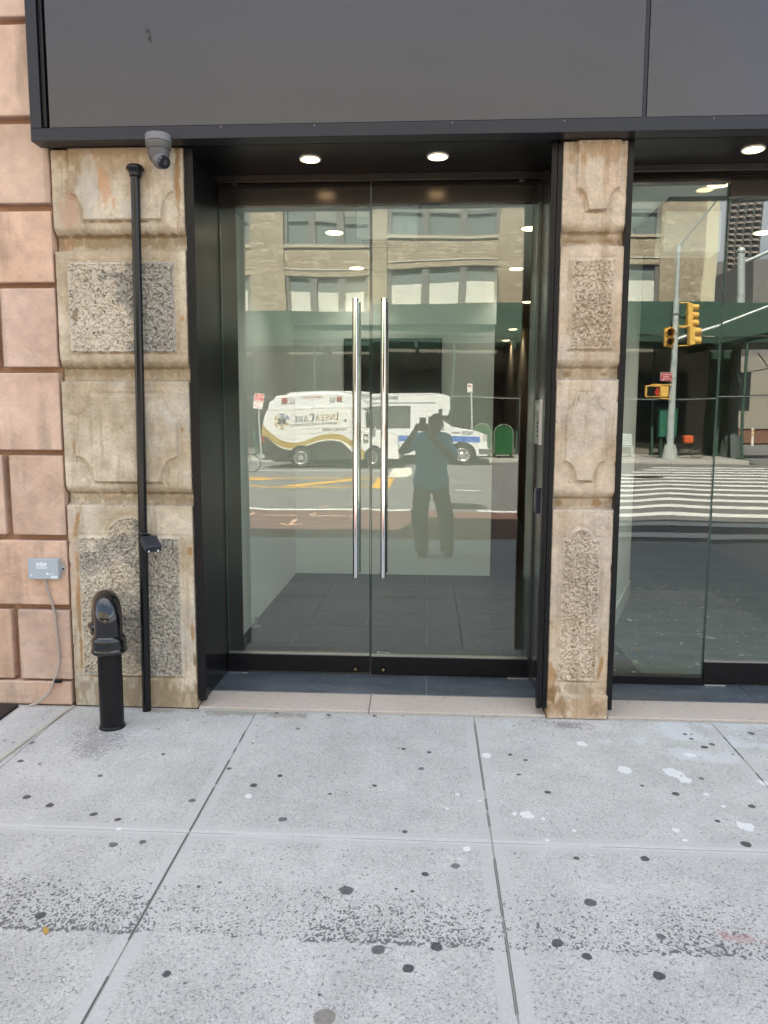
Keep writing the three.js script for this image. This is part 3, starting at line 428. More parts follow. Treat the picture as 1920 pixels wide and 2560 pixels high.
door(1.604, 2.5, 'glass door right of the fixed shop window, cut off by the photo edge', null, -1, wob(3, 0.0012), -0.466, 0.046, 0.164, 2.738, 2.85);
{
  const w = thing('shop_window', 'fixed glass pane between the narrow pillar and the right hand door', 'window', [1.28, 0.07, -0.48]);
  part(w, 'glass_pane', pane(0.97, 1.594, 0.07, 2.82, -0.482, 0.01, wob(4, 0.0009)), M.glass);
  part(w, 'glass_edge', edgeStrip(1.596, 0.07, 2.82, -0.482), M.edge);
}
// threshold: granite sill and slate strip
{
  const t = structure('doorstep');
  const gran = new THREE.MeshStandardMaterial({ map: colorTex(512, 512, (u, v) => { const s = vn(u * 180, v * 180, 401, 180), q = hsh(u * 512 | 0, v * 512 | 0, 402), a = fbm(u * 5, v * 5, 403, 4, 5); let c = mixc([0.50, 0.415, 0.35], [0.60, 0.525, 0.46], a); const k = 0.9 + 0.25 * (q - 0.5); c = [c[0] * k, c[1] * k, c[2] * k]; if (s > 0.87) c = mixc(c, [0.24, 0.19, 0.16], 0.7); return c; }), roughness: 0.8, bumpMap: rep(T.grain, 2), bumpScale: 0.002 });
  const sill = (x0, x1) => { const g = uvBox(rb(x0, x1, -0.05, 0.02, -0.195, 0.002, 0.006, 3)); const p = g.attributes.position; for (let i = 0; i < p.count; i++) if (p.getY(i) > 0) p.setY(i, p.getY(i) + 0.008 - 0.02 * (p.getZ(i) + 0.195) / 0.197); g.computeVertexNormals(); return keep(g); };
  part(t, 'granite_sill', sill(-1.216, -0.3), gran); part(t, 'granite_sill', sill(-0.2975, 0.634), gran);
  part(t, 'granite_sill', sill(0.953, 2.2), gran); part(t, 'granite_sill', sill(2.203, 3.4), gran);
  part(t, 'grout', [bx(-1.22, 0.64, -0.05, 0.0275, -0.6, -0.197), bx(0.93, 3.4, -0.05, 0.0275, -0.6, -0.197)], M.grout);
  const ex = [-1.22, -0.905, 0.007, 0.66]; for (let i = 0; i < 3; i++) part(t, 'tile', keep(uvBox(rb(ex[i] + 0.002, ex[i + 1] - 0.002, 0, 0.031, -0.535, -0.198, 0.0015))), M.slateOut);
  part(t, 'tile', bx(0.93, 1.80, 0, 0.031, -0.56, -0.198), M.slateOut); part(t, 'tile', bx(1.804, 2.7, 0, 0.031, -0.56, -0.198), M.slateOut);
}
// ---------------------------------------------------------------- lamps
const glow = (r, g, b, k) => new THREE.MeshStandardMaterial({ color: C(0.8, 0.8, 0.8), emissive: C(r, g, b), emissiveIntensity: k, roughness: 0.6 });
M.lens = glow(1, 0.74, 0.40, 1.6); M.trim = std(0.75, 0.73, 0.70, 0.5);
function downlight(x, y, z, label, I = 0.028, r = 0.056, group) {
  const t = thing('downlight', label, 'downlight', [x, y, z], group);
  part(t, 'trim_ring', lathe([[r * 0.8, 0.004], [r * 0.8, -0.003], [r * 0.98, -0.006], [r * 1.02, 0.0]], x, y, z, 32), M.trim);
  part(t, 'lens', new THREE.CylinderGeometry(r * 0.8, r * 0.8, 0.012, 32).translate(x, y - 0.001, z), M.lens);
  const l = new THREE.SpotLight(r > 0.06 ? C(1, 0.90, 0.76) : C(1, 0.66, 0.36), I, 0, 0.98, 0.7, 2); l.target.position.set(x, 0, z); scene.add(l.target); l.name = 'downlight_lamp'; l.position.set(x, y - 0.003, z); l.castShadow = true; l.shadow.radius = 0.15; scene.add(l);
}
downlight(-0.618, 2.875, -0.192, 'lit round downlight in the door soffit, the one above the left leaf');
downlight(0.037, 2.875, -0.183, 'lit round downlight in the door soffit, the one above the right leaf');
downlight(1.587, 2.875, -0.15, 'lit round downlight in the soffit over the shop window at the photo edge');
// ---------------------------------------------------------------- security camera
{
  const x = -1.305, z = 0.112, t = thing('security_camera', 'grey turret security camera under the sign board corner above the broad pillar', 'security camera', [x, 2.9, z]);
  const grey = std(0.17, 0.17, 0.175, 0.45), q = std(0.10, 0.095, 0.09, 0.5);
  part(t, 'base', lathe([[0, 2.897], [0.059, 2.897], [0.062, 2.893], [0.062, 2.864], [0.059, 2.862]], x, 0, z, 40), grey);
  part(t, 'collar', lathe([[0.058, 2.861], [0.0615, 2.859], [0.061, 2.849], [0.056, 2.832], [0.053, 2.828]], x, 0, z, 40), q);
  part(t, 'shroud', lathe([[0.052, 2.827], [0.051, 2.812], [0.045, 2.787], [0.033, 2.77], [0, 2.766]], x, 0, z, 40), q);
  const b = part(t, 'eyeball', sph(x + 0.012, 2.777, z + 0.012, 0.040, 28, 20), std(0.13, 0.125, 0.12, 0.45));
  const d = V(0.72, -0.45, 0.55).normalize(), o = V(x + 0.012, 2.777, z + 0.012), p = (s) => o.clone().addScaledVector(d, s).toArray();
  part(b, 'lens_window', rod(p(0.020), p(0.0415), 0.032, 0.028, 28), std(0.008, 0.008, 0.01, 0.06));
  part(b, 'lens', rod(p(0.041), p(0.043), 0.012, 0.012, 20), std(0.05, 0.05, 0.055, 0.1));
}
// ---------------------------------------------------------------- black pole with cap, and the key box hung on it
{
  const a = [-1.482, -0.003, 0.052], b = [-1.447, 2.735, 0.052], t = thing('vent_pole', 'tall thin black pole with a flared cap standing against the broad pillar', 'pole', [-1.482, 0, 0.052]);
  const blk = phy(0.006, 0.006, 0.007, 0.14, { specularIntensity: 0.8 });
  part(t, 'shaft', rod(a, b, 0.0232, 0.0225, 10), blk);
  part(t, 'cap', lathe([[0.0, 2.786], [0.02, 2.784], [0.038, 2.776], [0.044, 2.764], [0.043, 2.757], [0.033, 2.753], [0.030, 2.735], [0.029, 2.725], [0.024, 2.722]], -1.446, 0, 0.052, 32), blk);
  const k = thing('key_box', 'small black key lockbox hanging tilted on the thin black pole', 'key lockbox', [-1.40, 0.95, 0.09]);
  const kb = std(0.018, 0.020, 0.028, 0.4), g = rb(-0.041, 0.041, -0.02, 0.02, -0.052, 0.052, 0.008, 3);
  const put = (q) => q.applyMatrix4(new THREE.Matrix4().makeRotationFromEuler(new THREE.Euler(0.42, 0.62, 0.02, 'YXZ'))).translate(-1.405, 0.912, 0.118);
  part(k, 'body', put(g), kb);
  part(k, 'lid', [put(rb(-0.033, 0.033, 0.02, 0.0225, -0.043, 0.046, 0.003))], std(0.022, 0.026, 0.036, 0.35));
  part(k, 'thumb_slot', put(rb(-0.018, 0.018, 0.0225, 0.0245, -0.03, -0.012, 0.006)), kb);
  for (const q of [-0.024, 0.022]) part(k, 'button', put(new THREE.CylinderGeometry(0.0048, 0.0048, 0.004, 12).rotateX(Math.PI / 2).translate(q, -0.010, 0.0535)), std(0.75, 0.8, 0.75, 0.4));
  part(k, 'shackle', new THREE.TorusGeometry(0.03, 0.005, 8, 28).rotateX(Math.PI / 2 - 0.35).translate(-1.461, 0.949, 0.055), kb);
  part(k, 'strap', rod([-1.372, 0.862, 0.155], [-1.366, 0.835, 0.158], 0.004, 0.003, 8), kb);
}
// ---------------------------------------------------------------- standpipe with return bend
{
  const x = -1.583, z = 0.262, t = thing('standpipe', 'short glossy black standpipe with a hooded return bend on the pavement by the pillar', 'standpipe', [x, 0, z]);
  const blk = phy(0.006, 0.006, 0.007, 0.1, { clearcoat: 0.5, clearcoatRoughness: 0.05, bumpMap: rep(T.grain, 1.2), bumpScale: 0.0003 }), dull = phy(0.008, 0.008, 0.009, 0.35, { specularIntensity: 0.5, bumpMap: rep(T.grain, 2), bumpScale: 0.001 });
  part(t, 'pipe', new THREE.CylinderGeometry(0.0585, 0.0585, 0.42, 40).translate(x, 0.192, z), dull);
  part(t, 'weld_bead', lathe([[0.0585, -0.012], [0.066, -0.006], [0.063, 0.004], [0.0585, 0.008]], x, sy(z) + 0.006, z, 32), dull);
  const col = part(t, 'collar', lathe([[0.059, 0.385], [0.083, 0.386], [0.087, 0.392], [0.087, 0.402], [0.084, 0.408], [0.083, 0.412], [0.083, 0.452], [0.079, 0.462], [0.069, 0.474], [0.063, 0.476]], x, 0, z, 40), blk);
  const bd = (s) => [x - 0.475 * s, z - 0.88 * s], bend = []; for (let k = 0; k <= 14; k++) { const a = Math.PI * k / 14, q = bd(0.076 - 0.076 * Math.cos(a)); bend.push([q[0], 0.535 + 0.085 * Math.sin(a), q[1]]); }
  const [ex, ez] = bd(0.152);
  part(t, 'return_bend', tube([[x, 0.46, z], [x, 0.50, z], ...bend.slice(1, -1), [ex, 0.50, ez], [ex, 0.45, ez]], 0.0675, 60, 36), blk);
  part(t, 'collar', lathe([[0.05, 0.447], [0.078, 0.449], [0.078, 0.478], [0.085, 0.482], [0.085, 0.50], [0.066, 0.508]], ex, 0, ez, 36), blk);
}
// ---------------------------------------------------------------- grey transmitter box and its cable
{
  const t = thing('meter_box', 'small grey plastic meter transmitter box screwed to the salmon stone wall', 'meter box', [-2.02, 0.7, 0.02]);
  const g = std(0.40, 0.43, 0.46, 0.55);
  const body = part(t, 'box', rb(-2.102, -1.936, 0.701, 0.811, 0.006, 0.04, 0.004, 2), g);
  part(t, 'tab', [new THREE.CylinderGeometry(0.016, 0.016, 0.006, 20).rotateX(Math.PI / 2).translate(-1.93, 0.757, 0.011)], g);
  part(t, 'screw', new THREE.CylinderGeometry(0.005, 0.005, 0.004, 10).rotateX(Math.PI / 2).translate(-1.922, 0.755, 0.016), M.blackFine);
  const print = canvasTex(512, 340, (c, w, h) => { c.fillStyle = '#a9b2ba'; c.fillRect(0, 0, w, h); c.fillStyle = '#f2f4f5'; c.font = 'bold 92px sans-serif'; c.fillText('D', 138, 122); c.fillText('P', 272, 122); c.lineWidth = 15; c.strokeStyle = '#f2f4f5'; for (const y of [64, 90, 116]) { c.beginPath(); c.moveTo(206, y); c.bezierCurveTo(224, y - 14, 244, y + 8, 266, y - 6); c.stroke(); } c.fillRect(138, 136, 205, 6); c.fillRect(138, 152, 180, 6); c.fillRect(312, 232, 32, 34); c.font = '26px sans-serif'; c.fillText('ACLARA', 352, 262); c.fillRect(392, 292, 104, 36); c.fillStyle = '#8b9299'; c.fillRect(402, 306, 80, 8); c.fillStyle = '#f2f4f5'; c.fillRect(22, 262, 46, 6); c.beginPath(); c.arc(46, 284, 10, 0, 7); c.fill(); });
  const pl = new THREE.PlaneGeometry(0.158, 0.102).translate(-2.019, 0.756, 0.0404); part(body, 'printed_face', keep(pl), new THREE.MeshStandardMaterial({ map: print, roughness: 0.5 }));
  const c = thing('cable', 'thin grey cable running from the meter box down the salmon wall to the pavement', 'cable', [-2.0, 0, 0.01]);
  part(c, 'cable', tube([[-2.018, 0.703, 0.025], [-2.013, 0.64, 0.016], [-1.988, 0.526, 0.006], [-1.978, 0.42, 0.008], [-1.973, 0.32, 0.008], [-1.971, 0.24, 0.010], [-1.985, 0.18, 0.013], [-2.002, 0.143, 0.018], [-2.012, 0.11, 0.02], [-2.035, 0.07, 0.022], [-2.09, 0.022, 0.03], [-2.14, 0.002, 0.04]], 0.0062, 90, 10), std(0.42, 0.36, 0.31, 0.6));
  part(c, 'clip', rb(-1.995, -1.96, 0.13, 0.146, 0.005, 0.028, 0.003), M.blackFine);
  const k = thing('cord', 'pale rope-like cord lying in the pavement joint beside the cellar hatch', 'cord', [-1.92, 0, 0.3]);
  part(k, 'cord', slope(uvBox(tube([[-1.893, 0.004, 0.03], [-1.905, 0.007, 0.12], [-1.918, 0.004, 0.3], [-1.93, 0.007, 0.5], [-1.945, 0.005, 0.8], [-1.95, 0.006, 1.3]], 0.008, 60, 8))), std(0.50, 0.46, 0.38, 0.85));
  const h = thing('cellar_hatch', 'dark steel cellar hatch in the pavement at the left edge below the salmon wall', 'hatch', [-2.7, 0, 0.5]);
  const hm = std(0.035, 0.03, 0.028, 0.55, 0.4, { bumpMap: rep(T.grain, 2), bumpScale: 0.002 });
  part(h, 'leaf', slope(uvBox(rb(-2.44, -2.198, -0.01, 0.012, 0.03, 1.19, 0.003))), hm); part(h, 'leaf', slope(uvBox(rb(-3.19, -2.45, -0.01, 0.012, 0.03, 1.19, 0.003))), hm);
}
// ---------------------------------------------------------------- intercom and reader on the right jamb
{
  const t = thing('intercom', 'grey entry intercom panel with a column of buttons on the right door jamb', 'intercom', [0.6, 1.53, -0.42]);
  const g = std(0.22, 0.225, 0.21, 0.4, 0.5);
  const b = part(t, 'panel', rb(0.602, 0.617, 1.413, 1.655, -0.5, -0.312, 0.004), g);
  part(t, 'side_cover', rb(0.601, 0.618, 1.411, 1.657, -0.3115, -0.299, 0.003), std(0.72, 0.66, 0.58, 0.5));
  for (const y of [1.455, 1.478, 1.501, 1.524]) part(b, 'button', rb(0.599, 0.604, y, y + 0.012, -0.39, -0.36, 0.002), M.blackFine);
  part(b, 'display', [rb(0.6, 0.603, 1.60, 1.632, -0.40, -0.345, 0.001)], std(0.5, 0.5, 0.42, 0.3));
  part(b, 'speaker_slot', [1.565, 1.575, 1.585].map((y) => bx(0.6005, 0.603, y, y + 0.004, -0.47, -0.42)), M.blackFine);
  const r = thing('card_reader', 'small dark blue card reader on the right door jamb below the intercom', 'card reader', [0.6, 1.11, -0.3]);
  const s = new THREE.Shape([[-0.36, 1.04], [-0.385, 1.065], [-0.385, 1.145], [-0.36, 1.172], [-0.30, 1.172], [-0.30, 1.04]].map((p) => new THREE.Vector2(...p)));
  part(r, 'case', new THREE.ExtrudeGeometry(s, { depth: 0.018, bevelEnabled: true, bevelSize: 0.003, bevelThickness: 0.003, bevelSegments: 2 }).rotateY(-Math.PI / 2).translate(0.615, 0, 0), std(0.022, 0.028, 0.055, 0.4));
}
// ---------------------------------------------------------------- inside: lobby
{
  const fl = structure('floor'); const zs = [-0.6, -1.14, -1.593, -2.033, -2.51, -2.97, -3.43, -3.89, -4.35, -4.81, -5.27, -5.73, -6.19];
  part(fl, 'grout', bx(-1.33, 3.4, -0.3, 0.0265, -13.6, -0.6), M.grout);
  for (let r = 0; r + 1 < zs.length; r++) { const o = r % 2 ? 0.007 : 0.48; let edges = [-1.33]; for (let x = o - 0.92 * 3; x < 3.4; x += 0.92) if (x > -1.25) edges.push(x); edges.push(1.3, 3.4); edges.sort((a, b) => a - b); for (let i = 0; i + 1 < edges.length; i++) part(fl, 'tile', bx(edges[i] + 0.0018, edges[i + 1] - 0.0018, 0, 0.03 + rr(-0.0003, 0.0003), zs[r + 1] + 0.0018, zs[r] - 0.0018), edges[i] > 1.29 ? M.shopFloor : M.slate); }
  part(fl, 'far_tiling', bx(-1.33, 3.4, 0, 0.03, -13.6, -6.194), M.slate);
  const w = structure('lobby_wall');
  part(w, 'left_wall', bx(-1.33, -1.285, 0.03, 2.9, -3.7, -0.93), M.white);
  part(w, 'back_wall', bx(-1.285, 0.62, 0.03, 2.43, -3.65, -3.51), M.white);
  part(w, 'bulkhead', bx(-1.285, 0.63, 2.431, 2.9, -3.65, -3.48), M.white);
  part(w, 'corridor_wall', [bx(1.42, 1.54, 0.03, 2.9, -11, -2.9), bx(0.5, 0.62, 0.03, 2.9, -11, -3.65)], std(0.30, 0.22, 0.15, 0.8));
  part(w, 'end_wall', [bx(0.62, 1.42, 2.2, 2.9, -11.15, -11), bx(0.62, 1.42, 0.03, 2.2, -11.15, -11.1)], std(0.18, 0.085, 0.045, 0.6));
  part(w, 'wing_wall', (() => { const g = bx(-0.055, 0.055, 0.03, 2.9, -1.95, 0); g.rotateY(-0.345); return g.translate(1.05, 0, -0.93); })(), M.white);
  part(w, 'skirting', (() => { const g = bx(0.056, 0.066, 0.031, 0.17, -1.945, 0); g.rotateY(-0.345); return g.translate(1.05, 0, -0.93); })(), std(0.66, 0.66, 0.64, 0.5));
  part(w, 'shop_back_wall', bx(1.54, 3.4, 0.03, 2.96, -7.2, -7), std(0.12, 0.12, 0.115, 0.8));
  const c = structure('ceiling');
  part(c, 'lobby_ceiling', [bx(-1.33, 1.42, 2.9, 2.96, -13.6, -0.62)], M.ceil);
  part(c, 'bulkhead', bx(1.566, 1.935, 2.667, 2.924, -1.7, -1.5), M.white);
  part(c, 'shop_ceiling', [bx(1.42, 3.4, 2.9, 2.96, -1.05, -0.62), bx(1.42, 3.4, 2.94, 3.0, -7.2, -1.05)], M.ceil);
  const dk = std(0.10, 0.10, 0.10, 0.8); part(c, 'dark_soffit', bx(1.5, 3.4, 2.925, 2.939, -7, -1.051), dk);
  const tv = thing('wall_screen', 'wide black glossy screen high on the lobby back wall behind the doors', 'screen', [-0.34, 1.79, -3.5]);
  part(tv, 'frame', rb(-0.805, 0.126, 1.78, 2.306, -3.51, -3.478, 0.004), M.blackFine); part(tv, 'glass', bx(-0.79, 0.112, 1.795, 2.291, -3.478, -3.475), std(0.004, 0.005, 0.007, 0.08));
  const n = thing('hanging_box', 'white box hung from the lobby ceiling just behind where the door tops meet', 'ceiling box', [-0.265, 2.66, -1.15]);
  part(n, 'casing', rb(-0.455, -0.075, 2.66, 2.9, -1.3, -1.0, 0.006), M.white); part(n, 'grille', [0, 1, 2, 3, 4].map((k) => bx(-0.43, -0.10, 2.6585, 2.6605, -1.26 + k * 0.05, -1.245 + k * 0.05)), std(0.2, 0.2, 0.2, 0.6));
  const st = thing('door_stop', 'small metal door stop on the lobby floor by the left wall', 'door stop', [-1.24, 0.03, -1.5]);
  part(st, 'post', new THREE.CylinderGeometry(0.014, 0.016, 0.075, 16).translate(-1.245, 0.068, -1.52), M.steel); part(st, 'base_plate', new THREE.CylinderGeometry(0.035, 0.035, 0.006, 20).translate(-1.245, 0.033, -1.52), M.steel);
  const L = (x, z, s, I) => downlight(x, 2.9, z, s, I * 3.6, 0.075);
  L(-0.696, -1.865, 'lit lobby ceiling downlight left of the white ceiling box', 0.095); L(-0.655, -3.2, 'lit lobby ceiling downlight close to the screen wall', 0.04);
  L(0.78, -3.28, 'lit lobby ceiling downlight where the corridor starts', 0.04); L(0.715, -1.8, 'lit lobby ceiling downlight near the right door edge', 0.095);
  L(1.14, -5.283, 'lit corridor downlight, first beyond the lobby corner', 0.05); L(1.267, -8.016, 'lit corridor downlight in the middle of the corridor', 0.06); L(1.33, -9.67, 'lit corridor downlight farthest down the corridor', 0.06);
  L(1.66, -0.80, 'lit shop ceiling downlight behind the fixed window top', 0.07); downlight(2.45, 2.924, -2.1, 'added unseen shop downlight behind the hanging bulkhead, brightening the shop floor', 0.9, 0.075);  // second lamp is added out of view to brighten the shop floor
}
// litter and leaves
{
  const leaf = (x, y, z, s, a, m, label, name = 'leaf', cat = 'leaf') => { const pts = [[0, -1], [0.35, -0.5], [0.42, 0.1], [0.2, 0.7], [0, 1.1], [-0.25, 0.6], [-0.4, 0], [-0.3, -0.6]]; const sh = new THREE.Shape(pts.map((p) => new THREE.Vector2(p[0] * s, p[1] * s))); const g = new THREE.ExtrudeGeometry(sh, { depth: 0.0012, bevelEnabled: false }).rotateX(-Math.PI / 2); const p = g.attributes.position; for (let i = 0; i < p.count; i++) p.setY(i, p.getY(i) + 6 * (p.getX(i) ** 2) + 3 * p.getZ(i) * p.getX(i)); g.computeVertexNormals(); g.rotateY(a).translate(x, y, z); solo(name, g, m, label, cat); };
  leaf(-1.168, sy(1.773) + 0.002, 1.773, 0.021, 0.6, M.leafY, 'small orange leaf on the pavement at the lower left');
  leaf(-0.775, 0.032, -0.76, 0.02, 1.3, M.leafY, 'small yellowish leaf on the tiles behind the left door');
  leaf(-0.115, 0.032, -0.70, 0.024, 1.9, M.litter, 'curled dry leaf on the tiles behind the right door');
  leaf(1.98, 0.032, -1.45, 0.055, 1.2, M.litter, 'large pale dry leaf on the shop floor behind the glass');
  leaf(1.55, 0.032, -1.9, 0.035, 0.3, M.paper, 'torn pale paper scrap near the white wing wall');
  leaf(2.05, 0.032, -1.05, 0.03, 2.3, M.litter, 'small broken leaf on the shop floor near the right door');
  leaf(1.42, 0.032, -1.15, 0.03, 2.0, M.leafY, 'yellow brown leaf on the shop floor near the middle of the fixed window');
  leaf(1.32, 0.032, -0.85, 0.022, 0.9, M.litter, 'round dry leaf on the shop floor close behind the fixed window');
  leaf(2.2, 0.032, -0.9, 0.035, 0.5, M.leafY, 'yellowish leaf on the shop floor just behind the right hand door');
  leaf(1.75, 0.032, -1.3, 0.028, 2.7, M.litter, 'small tan leaf on the shop floor behind the window and door joint');
  leaf(1.12, 0.034, -0.58, 0.055, 1.4, M.paper, 'folded white paper corner against the inside of the shop window', 'paper_scrap', 'paper scrap');
  solo('twig', [rod([-0.315, 0.034, -0.96], [-0.225, 0.036, -0.93], 0.0035, 0.0025, 6), rod([-0.315, 0.034, -0.96], [-0.29, 0.034, -0.885], 0.0035, 0.003, 6)], M.paper, 'white bent stick on the tiles just inside where the doors meet', 'stick');
  const bits = []; for (let k = 0; k < 300; k++) { const shopSide = k < 240, x = shopSide ? rr(1.15, 3) : rr(-1.2, 0.6), z = shopSide ? -rr(0.6, 3.2) : -rr(0.6, 2.6); const s = rr(0.002, shopSide ? 0.012 : 0.005); bits.push(rb(x - s, x + s, 0.031, 0.031 + s * 0.5, z - s * 0.6, z + s * 0.6, 0.001, 1).rotateY(0)); }
  const b = part(scene, 'debris', bits, M.litter); b.name = uniq('debris'); b.userData = { kind: 'stuff', label: 'scattered tiny bits of debris on the floors inside', category: 'debris' };
  const bits2 = []; for (let k = 0; k < 60; k++) { const x = rr(-2.1, 2), z = Math.pow(R(), 2) * 0.5 + 0.01, s = rr(0.002, 0.006); bits2.push(rb(x - s, x + s, sy(z), sy(z) + s * 0.7, z - s * 0.7, z + s * 0.7, 0.001, 1)); }
  const b2 = part(scene, 'grit', bits2, std(0.3, 0.25, 0.19, 0.95)); b2.name = uniq('grit'); b2.userData = { kind: 'stuff', label: 'loose grit on the pavement along the foot of the shopfront', category: 'grit' };
}
// ================================================================ the street that the glass mirrors
// ---------------------------------------------------------------- brick office building across the avenue
{
  const Z = 32.5, b = thing('brick_building', 'tan brick office building with wide triple windows across the avenue', 'building', [0, -0.09, Z]);
  const frame = std(0.16, 0.155, 0.14, 0.6), stone = std(0.44, 0.39, 0.29, 0.9), cream = std(0.62, 0.56, 0.40, 0.9), blind = std(0.62, 0.62, 0.53, 0.8), skyPane = std(0.17, 0.20, 0.19, 0.15);  // pane colour is paled to carry the reflected sky
  part(b, 'wall', [bx(-60, 13.2, 12.2, 20, Z + 0.55, Z + 14), bx(-60, 13.2, 4.9, 12.2, Z + 1.0, Z + 14)], M.brick);
  const piers = [[-30, -21.5], [-15.9, -14.6], [-8.47, -6.98], [-2.85, -1.95], [3.33, 4.65], [10.69, 12.62]];
  for (const [a, c] of piers) part(b, 'pier', bx(a, c, 4.9, 20, Z - 0.05, Z + 1.0), M.brick);
  part(b, 'corner_pier', bx(12.62, 13.2, 4.9, 20, Z + 0.0, Z + 1.0), cream);
  const bays = [[-21.5, -15.9], [-14.6, -8.47], [-6.98, -2.85], [-1.95, 3.33], [4.65, 10.69]];
  const sp = [];
  for (const [a, c] of bays) {
    for (let f = 0; f < 4; f++) {
      const y0 = f ? 10.07 + (f - 1) * 3.3 : 6.92, y1 = f ? y0 + 1.98 : 8.72;
      const g = part(b, 'spandrel', bx(a, c, y1, f ? y0 + 3.3 : 10.0, Z + 0.06, Z + 1.0), M.brick);
      part(g, 'string_course', [bx(a, c, y1 + 0.28, y1 + 0.33, Z + 0.02, Z + 0.06), bx(a, c, y0 - 0.13, y0, Z - 0.02, Z + 0.3)], f ? stone : std(0.55, 0.52, 0.44, 0.8));
      const w = (c - a) / 3;
      for (let k = 0; k < 3; k++) {
        const x0 = a + k * w + 0.17, x1 = a + (k + 1) * w - 0.17, win = part(b, 'window', [bx(a + k * w, x0, y0, y1, Z + 0.12, Z + 0.4), bx(x1, a + (k + 1) * w, y0, y1, Z + 0.12, Z + 0.4), bx(x0, x1, y1 - 0.07, y1, Z + 0.14, Z + 0.4), bx(x0, x1, y0, y0 + 0.06, Z + 0.14, Z + 0.4), ...(f ? [bx(x0, x1, y0 + 1.0, y0 + 1.06, Z + 0.14, Z + 0.4)] : [])], frame);
        const low = f ? (k === 1 ? 0.5 : rr(0.1, 0.45)) : 0.6;
        part(win, 'pane', bx(x0, x1, y0 + (f ? 0 : (y1 - y0) * low), y1, Z + 0.26, Z + 0.3), skyPane);
        part(win, 'blind', f ? bx(x0, x1, y1 - (y1 - y0) * low, y1 - 0.07, Z + 0.24, Z + 0.257) : bx(x0, x1, y0 + 0.1, y0 + (y1 - y0) * low, Z + 0.24, Z + 0.3), f ? std(0.24, 0.25, 0.22, 0.7) : blind);
      }
    }
  }
  part(b, 'cornice', bx(-60, 13.4, 20, 20.6, Z - 0.4, Z + 14), stone);
  const dark = std(0.10, 0.095, 0.08, 0.8);
  part(b, 'shop_wall', bx(-60, 13.1, -0.09, 4.9, Z + 0.2, Z + 14), std(0.16, 0.145, 0.115, 0.85));
  for (let k = 0; k < 9; k++) part(b, 'shop_glazing', bx(-20 + k * 3.7, -17.4 + k * 3.7, 0.5, 3.8, Z + 0.1, Z + 0.22), k > 5 ? M.darkGlass : dark);
}
// ---------------------------------------------------------------- pavement shed of green plywood on steel legs
{
  const t = thing('scaffold_shed', 'green plywood pavement shed on steel legs in front of the brick building', 'scaffold shed', [0, -0.09, 29]);
  for (let k = 0; k < 20; k++) { const x1 = 17.5 - k * 2.44; part(t, 'plywood_panel', bx(x1 - 2.43, x1, 5.08, 6.47, 28.98 + (k % 2) * 0.004, 29.02), M.shed); }
  part(t, 'deck', [bx(-31, 17.5, 4.8, 5.06, 29.02, 32.4)], M.shedDark);
  for (let k = 0; k < 12; k++) part(t, 'beam', bx(-30 + k * 4.2, -29.85 + k * 4.2, 4.58, 4.8, 29.0, 32.4), M.shedDark);
  for (let k = 0; k < 13; k++) for (const z of [29.1, 31.9]) { const x = 16.6 - k * 3.1; part(t, 'leg', [rod([x, -0.09, z], [x, 4.8, z], 0.06, 0.06, 10), bx(x - 0.15, x + 0.15, -0.09, -0.05, z - 0.15, z + 0.15)], M.shed); }
  for (let k = 0; k < 12; k++) { const x = 16.6 - k * 3.1; for (const g of [rod([x, 2.6, 31.9], [x - 1.5, 4.6, 31.9], 0.025, 0.025, 6), rod([x, 2.6, 29.1], [x, 4.4, 30.8], 0.025, 0.025, 6), rod([x - 3.1, 3.4, 31.9], [x, 4.1, 31.9], 0.025, 0.025, 6)]) part(t, 'brace', g, M.shedDark); }
  part(t, 'added_dark_panel', bx(13.2, 14.4, -0.09, 4.8, 32.9, 33.0), M.shedDark);  // added dark panel, stands in for shaded posts and netting
  part(t, 'rail', [rod([-25, 2.47, 29.04], [16.6, 2.47, 29.04], 0.022, 0.022, 6), rod([-25, 2.6, 31.86], [16.6, 2.6, 31.86], 0.022, 0.022, 6)], std(0.2, 0.22, 0.21, 0.6));
}
